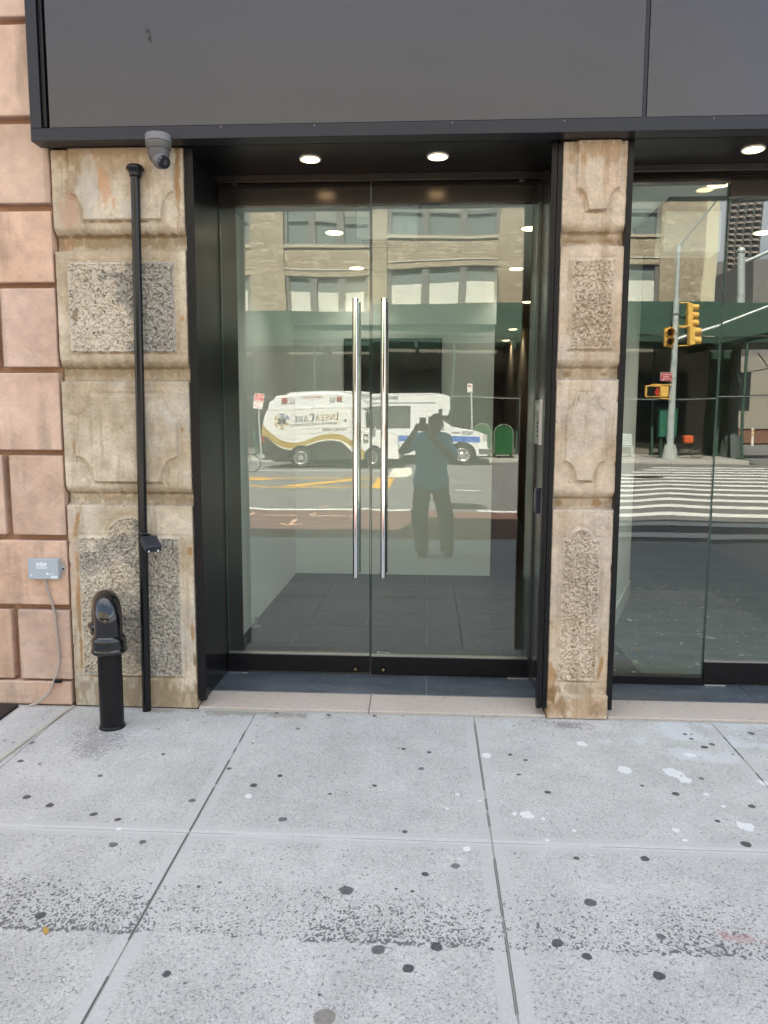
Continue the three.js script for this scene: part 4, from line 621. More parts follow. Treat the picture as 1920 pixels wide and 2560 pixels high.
// ---------------------------------------------------------------- traffic signal pole at the far corner
{
  const X = 10.29, Z = 28.6, t = thing('signal_pole', 'pale grey octagonal traffic signal pole with mast arm at the far corner of the crosswalk', 'signal pole', [X, -0.09, Z]);
  part(t, 'base', [new THREE.CylinderGeometry(0.25, 0.37, 0.62, 8).rotateY(Math.PI / 8).translate(X, 0.22, Z), bx(X - 0.42, X + 0.42, -0.09, -0.06, Z - 0.42, Z + 0.42)], std(0.42, 0.44, 0.40, 0.7, 0, { bumpMap: rep(T.grain, 2), bumpScale: 0.02 }));
  part(t, 'shaft', [new THREE.CylinderGeometry(0.125, 0.17, 6.1, 8).translate(X, 3.5, Z), rod([X, 6.5, Z], [X, 8.75, Z], 0.09, 0.07, 10)], M.alu);
  part(t, 'band', [1.75, 3.3, 3.9, 5.1, 5.9].map((y) => new THREE.CylinderGeometry(0.165, 0.168, 0.05, 8).translate(X, y, Z)), std(0.3, 0.32, 0.31, 0.5, 0.4));
  part(t, 'mast_arm', rod([X + 0.1, 4.86, Z], [18.5, 8.0, Z - 1.2], 0.07, 0.04, 10), M.alu);
  part(t, 'lamp_arm', rod([X, 8.7, Z], [11.25, 10.25, Z - 1.6], 0.05, 0.035, 8), M.alu);
  part(t, 'lamp_head', new THREE.SphereGeometry(0.3, 20, 12).scale(1, 0.42, 1.5).translate(11.3, 10.35, Z - 1.9), std(0.6, 0.62, 0.6, 0.4));
  // heads seen edge-on, visors towards +x
  const lensD = std(0.05, 0.02, 0.015, 0.2);
  const head = (x, y0, z, n, h, face, label) => {
    const s = thing('traffic_light', label, 'traffic light', [x, y0, z]);
    const body = part(s, 'housing', face ? bx(x - 0.17, x + 0.17, y0, y0 + n * h, z - 0.1, z + 0.1) : bx(x - 0.1, x + 0.1, y0, y0 + n * h, z - 0.17, z + 0.17), M.sigY);
    for (let k = 0; k < n; k++) { const yc = y0 + (k + 0.5) * h, r = h * 0.42; const v = new THREE.CylinderGeometry(r, r * 1.02, 0.26, 20, 1, true, 0.6, 5.1); if (face) v.rotateX(Math.PI / 2).translate(x, yc, z - 0.23); else v.rotateZ(-Math.PI / 2).translate(x + 0.23, yc, z); part(body, 'visor', v, new THREE.MeshStandardMaterial({ color: M.sigY.color, roughness: 0.5, side: THREE.DoubleSide })); part(body, 'lens', face ? rod([x, yc, z - 0.09], [x, yc, z - 0.115], r * 0.86, r * 0.86, 20) : rod([x + 0.09, yc, z], [x + 0.115, yc, z], r * 0.86, r * 0.86, 20), lensD); }
    part(s, 'bracket', [rod([x, y0 + n * h + 0.03, z], [X, y0 + n * h + 0.03, Z], 0.025, 0.025, 6), rod([x, y0 - 0.03, z], [X, y0 - 0.03, Z], 0.025, 0.025, 6)], M.sigY);
  };
  head(10.84, 5.38, Z - 0.1, 3, 0.31, false, 'yellow three lens traffic light seen from the side, upper one right of the signal pole');
  head(10.80, 4.62, Z - 0.45, 2, 0.36, false, 'yellow two lens traffic light seen from the side, lower one right of the signal pole');
  head(9.96, 4.56, Z - 0.2, 2, 0.36, true, 'yellow traffic light facing the road on the left of the signal pole');
  const p = thing('pedestrian_signal', 'yellow pedestrian signal showing a red hand on the signal pole', 'pedestrian signal', [9.4, 2.55, Z - 0.15]);
  const hs = part(p, 'housing', [rb(9.08, 9.69, 2.55, 3.02, Z - 0.32, Z - 0.1, 0.02), bx(9.72, 10.04, 2.58, 3.0, Z - 0.25, Z - 0.05), bx(9.3, 10.2, 3.04, 3.08, Z - 0.22, Z - 0.16), bx(9.5, 10.2, 2.48, 2.52, Z - 0.22, Z - 0.16)], M.sigY);
  part(hs, 'face', bx(9.12, 9.65, 2.59, 2.98, Z - 0.327, Z - 0.321), M.blackFine);
  const hand = new THREE.Shape(); [[0.03, 0], [0.13, 0], [0.17, 0.07], [0.205, 0.15], [0.185, 0.165], [0.155, 0.11], [0.152, 0.25], [0.128, 0.252], [0.122, 0.15], [0.112, 0.28], [0.088, 0.28], [0.084, 0.15], [0.07, 0.265], [0.047, 0.262], [0.05, 0.14], [0.03, 0.22], [0.008, 0.212], [0.016, 0.08]].forEach((q, i) => i ? hand.lineTo(...q) : hand.moveTo(...q));
  part(hs, 'signal_hand', new THREE.ExtrudeGeometry(hand, { depth: 0.004, bevelEnabled: false }).scale(-1.05, 1.25, 1).translate(9.64, 2.61, Z - 0.333), new THREE.MeshStandardMaterial({ color: C(0.5, 0.05, 0.03), emissive: C(1, 0.10, 0.05), emissiveIntensity: 0.55, side: THREE.DoubleSide }));
  const nsT = canvasTex(256, 176, (c) => { c.fillStyle = '#a01822'; c.fillRect(0, 0, 256, 176); c.strokeStyle = '#eee'; c.lineWidth = 5; c.strokeRect(6, 6, 244, 164); c.fillStyle = '#f3eeee'; c.textAlign = 'center'; c.font = 'bold 33px sans-serif'; c.fillText('NO STANDING', 128, 54); c.font = 'bold 34px sans-serif'; c.fillText('Anytime', 128, 96); c.fillRect(60, 128, 136, 8); c.beginPath(); c.moveTo(36, 132); c.lineTo(66, 116); c.lineTo(66, 148); c.fill(); c.beginPath(); c.moveTo(220, 132); c.lineTo(190, 116); c.lineTo(190, 148); c.fill(); });
  const sg = thing('street_sign', 'red and white parking sign on the signal pole above the pedestrian signal', 'sign', [9.94, 3.2, Z - 0.2]);
  part(sg, 'plate', bx(9.68, 10.2, 3.2, 3.55, Z - 0.2, Z - 0.19), M.alu);
  part(sg, 'print', keep(new THREE.PlaneGeometry(0.51, 0.34).rotateY(Math.PI).translate(9.94, 3.375, Z - 0.203)), new THREE.MeshStandardMaterial({ map: nsT, roughness: 0.5 }));
  const cb = thing('control_cabinet', 'green steel traffic control cabinet behind the signal pole', 'cabinet', [10.22, 0.8, Z + 0.3]);
  part(cb, 'case', rb(9.84, 10.61, 0.86, 2.06, Z + 0.16, Z + 0.5, 0.02), std(0.02, 0.12, 0.075, 0.5)); part(cb, 'lid', bx(9.8, 10.65, 2.06, 2.1, Z + 0.13, Z + 0.53), std(0.025, 0.13, 0.08, 0.5)); part(cb, 'foot', [bx(9.9, 10.0, -0.09, 0.86, Z + 0.25, Z + 0.4), bx(10.45, 10.55, -0.09, 0.86, Z + 0.25, Z + 0.4)], M.shedDark);
}
{ // dark lamp post farther back, rising behind the shed
  const x = 14.35, z = 32.4, t = thing('lamp_post', 'tall dark lamp post standing behind the shed near the far corner', 'lamp post', [x, -0.23, z]);
  const dk = std(0.07, 0.085, 0.08, 0.6);
  part(t, 'base', new THREE.CylinderGeometry(0.4, 0.6, 1.1, 8).translate(x, 0.32, z), dk);
  part(t, 'shaft', new THREE.CylinderGeometry(0.19, 0.3, 5.2, 8).translate(x, 3.3, z), dk);
  part(t, 'upper_shaft', [rod([x, 5.8, z], [x, 9.15, z], 0.2, 0.17, 10), sph(x, 9.25, z, 0.19)], M.alu);
  part(t, 'arm', rod([x, 8.7, z], [x + 8, 12.4, z], 0.08, 0.05, 8), M.alu);
}
// ---------------------------------------------------------------- mailboxes, bench, signs
const mailG = std(0.02, 0.10, 0.035, 0.4);
function mailbox(x0, x1, z, top, label) {
  const t = thing('mailbox', label, 'mailbox', [(x0 + x1) / 2, -0.09, z]), r = (x1 - x0) / 2, sh = new THREE.Shape(); sh.moveTo(x0, 0.06); sh.lineTo(x1, 0.06); sh.lineTo(x1, top - r); sh.absarc((x0 + x1) / 2, top - r, r, 0, Math.PI, false); sh.lineTo(x0, 0.06);
  part(t, 'body', new THREE.ExtrudeGeometry(sh, { depth: 0.6, bevelEnabled: true, bevelSize: 0.015, bevelThickness: 0.015, bevelSegments: 2, curveSegments: 24 }).translate(0, 0, z), mailG);
  const rim = []; for (let k = 0; k <= 24; k++) { const a = Math.PI * k / 24; rim.push([(x0 + x1) / 2 + r * Math.cos(a), top - r + r * Math.sin(a), z - 0.02]); }
  part(t, 'rim', tube([[x1, 0.1, z - 0.02], ...rim, [x0, 0.1, z - 0.02]], 0.03, 60, 6), std(0.16, 0.2, 0.15, 0.5));
  for (const x of [x0 + 0.05, x1 - 0.05]) for (const q of [z + 0.05, z + 0.55]) part(t, 'leg', bx(x - 0.03, x + 0.03, -0.09, 0.07, q - 0.03, q + 0.03), mailG);
}
mailbox(2.84, 3.65, 28.4, 1.36, 'dark green mailbox with rounded top, the one clear of the minibus');
mailbox(1.98, 2.7, 28.4, 1.38, 'dark green mailbox with rounded top just ahead of the minibus bumper');
{
  const t = thing('bench', 'slatted metal bench by the signal pole on the far pavement', 'bench', [8.3, -0.09, 29.6]);
  for (let k = 0; k < 5; k++) part(t, 'slat', bx(7.4, 8.95, 0.42 + k * 0.11, 0.5 + k * 0.11, 29.75, 29.78), M.alu);
  for (let k = 0; k < 4; k++) part(t, 'slat', bx(7.4, 8.95, 0.36, 0.385, 29.3 + k * 0.11, 29.38 + k * 0.11), M.alu);
  for (const x of [7.5, 8.85]) for (const z of [29.34, 29.7]) part(t, 'leg', bx(x - 0.03, x + 0.03, -0.09, 0.36, z - 0.03, z + 0.03), M.alu);
  const sp = thing('sign_post', 'thin grey post with a small parking sign behind the minibus hood', 'sign post', [1.85, -0.09, 28.0]);
  part(sp, 'post', bx(1.84, 1.9, -0.09, 2.95, 28.0, 28.04), M.alu); part(sp, 'plate', bx(1.70, 1.92, 2.62, 2.98, 27.98, 27.995), std(0.7, 0.68, 0.66, 0.5)); part(sp, 'mark', [bx(1.74, 1.88, 2.84, 2.92, 27.975, 27.979), bx(1.74, 1.88, 2.67, 2.69, 27.975, 27.979)], std(0.5, 0.06, 0.07, 0.5));
  const g = thing('street_sign', 'tilted red over white parking sign behind the rear of the ambulance', 'sign', [-7.1, -0.09, 28]);
  const rw = canvasTex(128, 224, (c) => { c.fillStyle = '#e9e4e0'; c.fillRect(0, 0, 128, 224); c.fillStyle = '#c83c46'; c.fillRect(6, 6, 116, 112); c.fillStyle = '#f6f0ee'; c.font = 'bold 22px sans-serif'; c.textAlign = 'center'; c.fillText('NO', 64, 34); c.fillText('STANDING', 64, 58); c.fillText('8-6', 64, 84); c.fillRect(20, 96, 88, 8); c.fillStyle = '#c83c46'; c.font = 'bold 20px sans-serif'; c.fillText('BUS', 64, 146); c.fillText('LANE', 64, 170); c.fillRect(16, 196, 96, 8); });
  const tilt = (q) => q.translate(7.13, -2.3, 0).rotateZ(-0.12).translate(-7.13, 2.3, 0);
  part(g, 'plate', tilt(bx(-7.31, -6.96, 2.0, 2.62, 27.99, 28.0)), M.alu); part(g, 'print', keep(tilt(new THREE.PlaneGeometry(0.34, 0.6).rotateY(Math.PI).translate(-7.135, 2.31, 27.986))), new THREE.MeshStandardMaterial({ map: rw, roughness: 0.5 })); part(g, 'post', rod([-7.13, -0.09, 28.03], [-7.13, 2.6, 28.03], 0.03, 0.03, 8), M.alu);
}
// ---------------------------------------------------------------- bicycles
function bicycle(x, z, y, dir, label, bag, bagAt) {
  const t = thing('bicycle', label, 'bicycle', [x, y, z]), fr = std(0.05, 0.05, 0.05, 0.4, 0.3), w = (q) => [x + dir * q[0], y + q[1], z + (q[2] ?? 0)], r = 0.33;
  for (const wx of [-0.52, 0.52]) { const wh = part(t, 'wheel', new THREE.TorusGeometry(r - 0.02, 0.022, 8, 36).translate(x + dir * wx, y + r, z), M.rubber); part(wh, 'spokes', [...Array(9).keys()].map((k) => { const a = k * Math.PI / 9; return rod(w([wx + 0.3 * Math.cos(a), r + 0.3 * Math.sin(a)]), w([wx - 0.3 * Math.cos(a), r - 0.3 * Math.sin(a)]), 0.003, 0.003, 4); }), M.steel); }
  part(t, 'frame', [rod(w([-0.52, r]), w([-0.1, r - 0.02]), 0.012), rod(w([-0.1, r - 0.02]), w([-0.22, 0.85]), 0.016), rod(w([-0.1, r - 0.02]), w([0.38, 0.75]), 0.02), rod(w([-0.2, 0.8]), w([0.37, 0.82]), 0.016), rod(w([-0.52, r]), w([-0.2, 0.8]), 0.01), rod(w([0.52, r]), w([0.36, 0.95]), 0.014)], fr);
  part(t, 'handlebar', [rod(w([0.36, 0.95]), w([0.36, 1.04]), 0.012), rod(w([0.40, 1.04, -0.28]), w([0.40, 1.04, 0.28]), 0.012)], fr);
  part(t, 'saddle', rb(x - dir * 0.24 - 0.13, x - dir * 0.24 + 0.13, y + 0.86, y + 0.93, z - 0.07, z + 0.07, 0.03, 2), M.rubber);
  part(t, 'pannier', rb(x + dir * bagAt[0] - 0.2, x + dir * bagAt[0] + 0.2, y + bagAt[1] - 0.17, y + bagAt[1] + 0.17, z - 0.2, z + 0.2, 0.06, 3), bag);
}
bicycle(11.2, 29.4, -0.09, 1, 'bicycle with an orange bag leaning near the signal pole', std(0.55, 0.10, 0.02, 0.7), [0.1, 0.85]);
bicycle(-6.35, 20.4, ROAD, 1, 'bicycle with a blue bag on the road behind the ambulance', std(0.06, 0.12, 0.28, 0.7), [-0.1, 0.75]);
// ---------------------------------------------------------------- vehicles
function wheel(parent, x, y, z, r, spokes, capped) {
  const g = part(parent, 'wheel', lathe([[r * 0.62, -0.11], [r * 0.92, -0.115], [r, -0.08], [r, 0.08], [r * 0.92, 0.115], [r * 0.62, 0.11]], 0, 0, 0, 40).rotateX(-Math.PI / 2).translate(x, y, z + 0.12), M.rubber);
  const rim = part(g, 'rim', lathe([[0, 0.02], [r * 0.15, 0.03], [r * 0.2, 0.0], [r * 0.45, -0.035], [r * 0.56, 0.02], [r * 0.62, 0.03], [r * 0.63, 0.0]], 0, 0, 0, 40).rotateX(-Math.PI / 2).translate(x, y, z + 0.03), std(0.68, 0.67, 0.64, 0.3, 0.7));
  const holes = []; for (let k = 0; k < spokes; k++) { const a = k * 2 * Math.PI / spokes; holes.push(new THREE.CircleGeometry(r * 0.1, 12).scale(1, capped ? 1 : 1.5, 1).rotateZ(a + Math.PI / 2).rotateY(Math.PI).translate(x + r * 0.38 * Math.cos(a), y + r * 0.38 * Math.sin(a), z + 0.006)); }
  part(g, 'rim_openings', holes, std(0.03, 0.03, 0.03, 0.8));
}
function sideShape(pts, arches, base) { // silhouette with round wheel arches cut from its lower edge, going along the base from left to right
  const s = new THREE.Shape(); s.moveTo(...pts[0]); for (const p of pts.slice(1)) p.length === 4 ? s.quadraticCurveTo(p[0], p[1], p[2], p[3]) : s.lineTo(...p);
  for (const [ax, ay, ar] of arches.slice().sort((a, b) => b[0] - a[0])) { const q = Math.sqrt(Math.max(0, ar * ar - (base - ay) ** 2)), a0 = Math.atan2(base - ay, q), a1 = Math.atan2(base - ay, -q); s.lineTo(ax + q, base); s.absarc(ax, ay, ar, a0, a1 < 0 ? a1 + 2 * Math.PI : a1, false); }
  s.lineTo(...pts[0]); return s;
}
function sideUV(g, x0, x1, y0, y1) { g = g.index ? g.toNonIndexed() : g; const p = g.attributes.position, u = g.attributes.uv; for (let i = 0; i < p.count; i++) u.setXY(i, (x1 - p.getX(i)) / (x1 - x0), (p.getY(i) - y0) / (y1 - y0)); return keep(g); }
{ // ---- ambulance
  const Z = 22.5, W = 1.98, t = thing('ambulance', 'white ambulance with gold and black swoosh livery on the far side of the avenue', 'ambulance', [-3.4, ROAD, Z]);
  const prof = [[-5.82, 0.12], [-5.86, 0.5], [-5.88, 1.04], [-5.87, 1.45, -5.72, 1.86], [-2.55, 1.90], [-2.42, 1.88, -2.3, 1.80], [-1.86, 1.18], [-1.45, 1.09], [-1.1, 1.0, -1.05, 0.84], [-1.02, 0.42], [-1.0, 0.12]];
  const arches = [[-4.51, 0.18, 0.46], [-1.92, 0.18, 0.45]];
  const sh = sideShape(prof, arches, 0.12);
  const body = part(t, 'body', new THREE.ExtrudeGeometry(sh, { depth: W - 0.1, bevelEnabled: true, bevelSize: 0.05, bevelThickness: 0.05, bevelSegments: 3, bevelOffset: -0.05, curveSegments: 20 }).translate(0, 0, Z + 0.05), M.vanWhite);
  const roofS = new THREE.Shape(); [[-5.72, 1.87], [-5.66, 2.18], [-5.56, 2.21], [-5.47, 2.36], [-4.2, 2.43], [-2.85, 2.40], [-2.45, 2.22], [-2.22, 1.95], [-2.25, 1.87]].forEach((q, i) => i ? roofS.lineTo(...q) : roofS.moveTo(...q));
  const roof = part(t, 'raised_roof', new THREE.ExtrudeGeometry(roofS, { depth: W - 0.3, bevelEnabled: true, bevelSize: 0.04, bevelThickness: 0.06, bevelSegments: 3, bevelOffset: -0.04 }).translate(0, 0, Z + 0.15), M.vanWhite);
  const x0 = -5.9, x1 = -0.98, y0 = 0.1, y1 = 1.92, PW = 2048, PH = 760;
  const art = canvasTex(PW, PH, (c) => {
    const X = (x) => (x1 - x) / (x1 - x0) * PW, Y = (y) => (y1 - y) / (y1 - y0) * PH;
    c.fillStyle = '#dcdbd7'; c.fillRect(0, 0, PW, PH);
    const P = (pts) => { c.beginPath(); pts.forEach((q, i) => i === 0 ? c.moveTo(X(q[0]), Y(q[1])) : q.length === 2 ? c.lineTo(X(q[0]), Y(q[1])) : c.bezierCurveTo(X(q[0]), Y(q[1]), X(q[2]), Y(q[3]), X(q[4]), Y(q[5]))); c.closePath(); c.fill(); };
    const swoosh = (up) => [[-5.9, 1.45 + up], [-5.5, 0.75 + up, -4.9, 0.60 + up, -4.4, 0.72 + up], [-3.9, 0.90 + up, -3.5, 1.02 + up, -3.05, 0.90 + up], [-2.6, 0.72 + up, -2.35, 0.3 + up, -2.1, 0.1], [-5.9, 0.1]];
    c.fillStyle = '#a68e46'; P(swoosh(0.06)); c.fillStyle = '#e3dfd2'; P([[-5.75, 1.0], [-5.3, 0.52, -4.9, 0.46, -4.4, 0.60], [-3.9, 0.80, -3.5, 0.88, -3.05, 0.76], [-2.85, 0.68, -2.6, 0.4, -2.42, 0.1], [-5.75, 0.1]]);
    c.fillStyle = '#2b2a29'; P([[-5.9, 1.02], [-5.72, 0.98], [-5.3, 0.46, -4.9, 0.42, -4.4, 0.56], [-3.9, 0.76, -3.5, 0.84, -3.1, 0.72], [-2.9, 0.62, -2.7, 0.34, -2.5, 0.1], [-5.9, 0.1]]);
    c.strokeStyle = '#2c3f66'; c.lineWidth = 7; c.beginPath(); c.moveTo(X(-5.35), Y(1.03)); c.bezierCurveTo(X(-5.05), Y(0.88), X(-4.8), Y(0.85), X(-4.55), Y(0.87)); c.stroke();
    c.strokeStyle = '#6f6d68'; c.lineWidth = 4; for (const y of [1.035, 1.2]) { c.beginPath(); c.moveTo(X(-5.88), Y(y)); c.lineTo(X(-2.35), Y(y)); c.stroke(); } for (const x of [-2.33, -2.75]) { c.beginPath(); c.moveTo(X(x), Y(1.88)); c.lineTo(X(x), Y(0.2)); c.stroke(); }
    // lettering
    c.textBaseline = 'alphabetic'; const small = (s, x, y, px, col, font) => { c.font = `bold ${px}px ${font}`; c.fillStyle = col; c.fillText(s, x, y); return x + c.measureText(s).width; };
    const GO = '#86681a', NV = '#17233a'; c.save(); c.translate(X(-3.17), Y(1.45)); c.font = 'bold 150px serif'; let tw = c.measureText('I').width + c.measureText('C').width * 1.03; c.font = 'bold 122px serif'; tw += c.measureText('NSTAARE').width; c.scale((X(-4.85) - X(-3.17)) / tw, 1);
    let x = small('I', 0, 0, 150, GO, 'serif'); x = small('NSTA', x, 0, 122, GO, 'serif'); x = small('C', x, 0, 154, NV, 'serif'); x = small('ARE', x, 0, 122, NV, 'serif'); c.restore();
    small('EMERGENCY MEDICAL SERVICES', X(-3.22), Y(1.315), 47, '#1d2227', 'sans-serif'); small('718-467-6600', X(-2.88), Y(1.09), 60, '#1a1e24', 'sans-serif');
    // six-armed star with staff
    const sx = X(-5.25), sy2 = Y(1.51), arm = (r, w, col, a0, n) => { c.fillStyle = col; for (let k = 0; k < n; k++) { c.save(); c.translate(sx, sy2); c.rotate(a0 + k * Math.PI / 3); c.fillRect(-w / 2, -r, w, r); c.restore(); } };
    arm(108, 62, '#a3842c', 0, 6); arm(108, 62, '#235286', -Math.PI / 3, 2); arm(108, 62, '#235286', 0, 1); arm(84, 46, '#f2f0ea', 0, 6); arm(74, 34, '#2a2b2d', 0, 6); c.strokeStyle = '#f2f0ea'; c.lineWidth = 6; c.beginPath(); c.moveTo(sx, sy2 - 62); c.lineTo(sx, sy2 + 62); c.stroke();
    c.fillStyle = '#55534f'; c.fillRect(X(-2.95) - 20, Y(1.48), 34, 40); c.fillStyle = '#d8d5cc'; c.fillRect(X(-3.52), Y(0.84), 22, 14);
    c.fillStyle = '#6b6a66'; c.fillRect(X(-2.22), Y(1.0), 70, 128); c.fillStyle = '#d0cdc4'; c.beginPath(); c.arc(X(-2.22) + 35, Y(1.0) + 60, 24, 0, 7); c.fill();
  });
  part(body, 'livery_panel', sideUV(new THREE.ExtrudeGeometry(sideShape(prof, arches, 0.12), { depth: 0.004, bevelEnabled: false, curveSegments: 20 }).translate(0, 0, Z - 0.005), x0, x1, y0, y1), new THREE.MeshPhysicalMaterial({ map: art, roughness: 0.35, clearcoat: 0.5 }));
  const amb = canvasTex(512, 96, (c) => { c.fillStyle = '#dbdad6'; c.fillRect(0, 0, 512, 96); c.fillStyle = '#7a2f2c'; c.font = 'bold 84px sans-serif'; c.textAlign = 'center'; c.fillText('AMBULANCE', 256, 78); });
  part(roof, 'roof_lettering', keep(new THREE.PlaneGeometry(0.75, 0.14).rotateY(Math.PI).translate(-4.2, 2.27, Z + 0.084)), new THREE.MeshStandardMaterial({ map: amb, roughness: 0.5 }));
  for (const [x, m] of [[-5.19, 0], [-4.94, 1], [-3.44, 1], [-3.18, 0]]) { const L = part(t, 'warning_lamp', rb(x - 0.105, x + 0.105, 2.085, 2.30, Z + 0.06, Z + 0.12, 0.02), std(0.3, 0.3, 0.3, 0.4)); part(L, 'lamp_lens', rb(x - 0.085, x + 0.085, 2.105, 2.28, Z + 0.05, Z + 0.1, 0.015), m ? phy(0.55, 0.55, 0.55, 0.15, { clearcoat: 1 }) : phy(0.32, 0.035, 0.03, 0.15, { clearcoat: 1 })); }
  part(t, 'drip_rail', rb(-5.72, -2.3, 1.865, 1.89, Z - 0.01, Z + 0.04, 0.008), std(0.4, 0.4, 0.39, 0.5));
  const ws = (p) => new THREE.ExtrudeGeometry(new THREE.Shape(p.map((q) => new THREE.Vector2(...q))), { depth: 0.012, bevelEnabled: false }).translate(0, 0, Z - 0.014);
  part(t, 'side_window', ws([[-2.3, 1.22], [-2.3, 1.70], [-2.22, 1.76], [-1.93, 1.3], [-1.90, 1.22]]), M.darkGlass);
  part(t, 'side_mirror', [rb(-2.0, -1.82, 1.2, 1.5, Z - 0.25, Z - 0.15, 0.03), rod([-1.9, 1.25, Z - 0.2], [-1.9, 1.2, Z + 0.05], 0.015)], M.rubber);
  part(t, 'tail_lamp', rb(-5.90, -5.82, 0.78, 1.02, Z - 0.008, Z + 0.1, 0.01), phy(0.35, 0.03, 0.03, 0.2));
  part(t, 'bumper', [rb(-5.98, -5.75, 0.1, 0.24, Z + 0.05, Z + W - 0.05, 0.02), rb(-1.08, -0.9, 0.18, 0.42, Z + 0.02, Z + W - 0.02, 0.03)], std(0.35, 0.35, 0.35, 0.3, 0.8));
  part(t, 'headlight', rb(-1.13, -1.02, 0.62, 0.84, Z - 0.01, Z + 0.3, 0.02), phy(0.6, 0.6, 0.58, 0.1, { clearcoat: 1 }));
  part(t, 'marker_lamp', rb(-1.52, -1.36, 0.79, 0.86, Z - 0.012, Z + 0.02, 0.01), phy(0.4, 0.04, 0.03, 0.2));
  for (const x of [-4.51, -1.92]) { wheel(t, x, 0.165, Z + 0.02, 0.39, 8); }
  part(t, 'underbody', bx(-5.6, -1.2, 0.02, 0.5, Z + 0.3, Z + W - 0.3), M.rubber);
}
{ // ---- minibus
  const Z = 24.95, W = 2.1, t = thing('minibus', 'white minibus with a blue stripe parked at the far kerb ahead of the ambulance', 'minibus', [-1.5, ROAD, Z]);
  const prof = [[-5.6, 0.15], [-5.65, 2.3], [-5.6, 2.52, -5.4, 2.55], [0.15, 2.57], [0.75, 2.52, 0.90, 2.34], [0.93, 1.95], [0.86, 1.68], [0.42, 1.68], [0.75, 1.42], [1.0, 1.25], [1.9, 1.10], [2.2, 1.02, 2.24, 0.86], [2.3, 0.55], [2.3, 0.15]];
  const arches = [[1.35, 0.16, 0.52], [-4.2, 0.16, 0.5]];
  const body = part(t, 'body', new THREE.ExtrudeGeometry(sideShape(prof, arches, 0.15), { depth: W - 0.1, bevelEnabled: true, bevelSize: 0.05, bevelThickness: 0.05, bevelSegments: 3, bevelOffset: -0.05, curveSegments: 20 }).translate(0, 0, Z + 0.05), M.vanWhite);
  const x0 = -5.7, x1 = 2.35, y0 = 0.1, y1 = 2.6;
  const art = canvasTex(2048, 636, (c, PW, PH) => {
    const X = (x) => (x1 - x) / (x1 - x0) * PW, Y = (y) => (y1 - y) / (y1 - y0) * PH;
    c.fillStyle = '#dddcd9'; c.fillRect(0, 0, PW, PH); c.fillStyle = '#3565b5'; c.fillRect(X(2.0), Y(0.895), X(-5.7) - X(2.0), Y(0.67) - Y(0.895));
    c.fillStyle = '#232c3c'; c.font = 'bold 52px sans-serif'; c.fillText('MVP TRANSPORTATION', X(-1.12), Y(2.30)); c.font = 'bold 48px sans-serif'; c.fillText('5826', X(1.75), Y(0.95)); c.font = '30px sans-serif'; c.fillText('5675', X(-2.6), Y(2.14));
    c.fillStyle = '#8d8f90'; c.fillRect(X(0.3), Y(2.21), X(-5.6) - X(0.3), 16); c.strokeStyle = '#a2a19c'; c.lineWidth = 3; for (const x of [-0.5, -0.04, 0.55]) { c.beginPath(); c.moveTo(X(x), Y(2.1)); c.lineTo(X(x), Y(0.5)); c.stroke(); }
    c.fillStyle = '#3a3a3a'; c.fillRect(X(1.28), Y(1.04), 76, 12);
  });
  part(body, 'livery_panel', sideUV(new THREE.ExtrudeGeometry(sideShape(prof, arches, 0.15), { depth: 0.004, bevelEnabled: false, curveSegments: 20 }).translate(0, 0, Z - 0.005), x0, x1, y0, y1), new THREE.MeshPhysicalMaterial({ map: art, roughness: 0.35, clearcoat: 0.5 }));
  for (const [a, b] of [[-1.52, -0.70], [-2.55, -1.72], [-3.6, -2.75], [-4.65, -3.8]]) { const f = part(t, 'side_window', rb(a - 0.03, b + 0.03, 1.17, 2.06, Z - 0.02, Z, 0.008), M.rubber); part(f, 'pane', [rb(a, b, 1.2, 1.78, Z - 0.028, Z - 0.018, 0.005), rb(a, b, 1.81, 2.03, Z - 0.028, Z - 0.018, 0.005)], std(0.09, 0.095, 0.09, 0.05)); }
  const ws = new THREE.ExtrudeGeometry(new THREE.Shape([[0.02, 1.26], [0.02, 1.62], [0.4, 1.62], [0.68, 1.38], [0.7, 1.26]].map((q) => new THREE.Vector2(...q))), { depth: 0.012, bevelEnabled: false }).translate(0, 0, Z - 0.018);
  part(t, 'side_window', ws, M.darkGlass);
  part(t, 'side_mirror', [rb(0.45, 0.62, 1.5, 1.92, Z - 0.35, Z - 0.25, 0.03), rod([0.5, 1.5, Z - 0.3], [0.55, 1.35, Z], 0.015)], M.rubber);
  part(t, 'headlight', rb(2.1, 2.28, 0.72, 0.98, Z - 0.012, Z + 0.35, 0.02), phy(0.5, 0.46, 0.42, 0.1, { clearcoat: 1 }));
  part(t, 'bumper', rb(1.95, 2.45, 0.2, 0.46, Z - 0.02, Z + W, 0.04), std(0.4, 0.4, 0.4, 0.25, 0.9));
  wheel(t, 1.35, 0.17, Z + 0.02, 0.4, 6, 1); wheel(t, -4.2, 0.17, Z + 0.02, 0.4, 6, 1);
  part(t, 'underbody', bx(-5.4, 2.0, 0.02, 0.5, Z + 0.3, Z + W - 0.3), M.rubber);
}
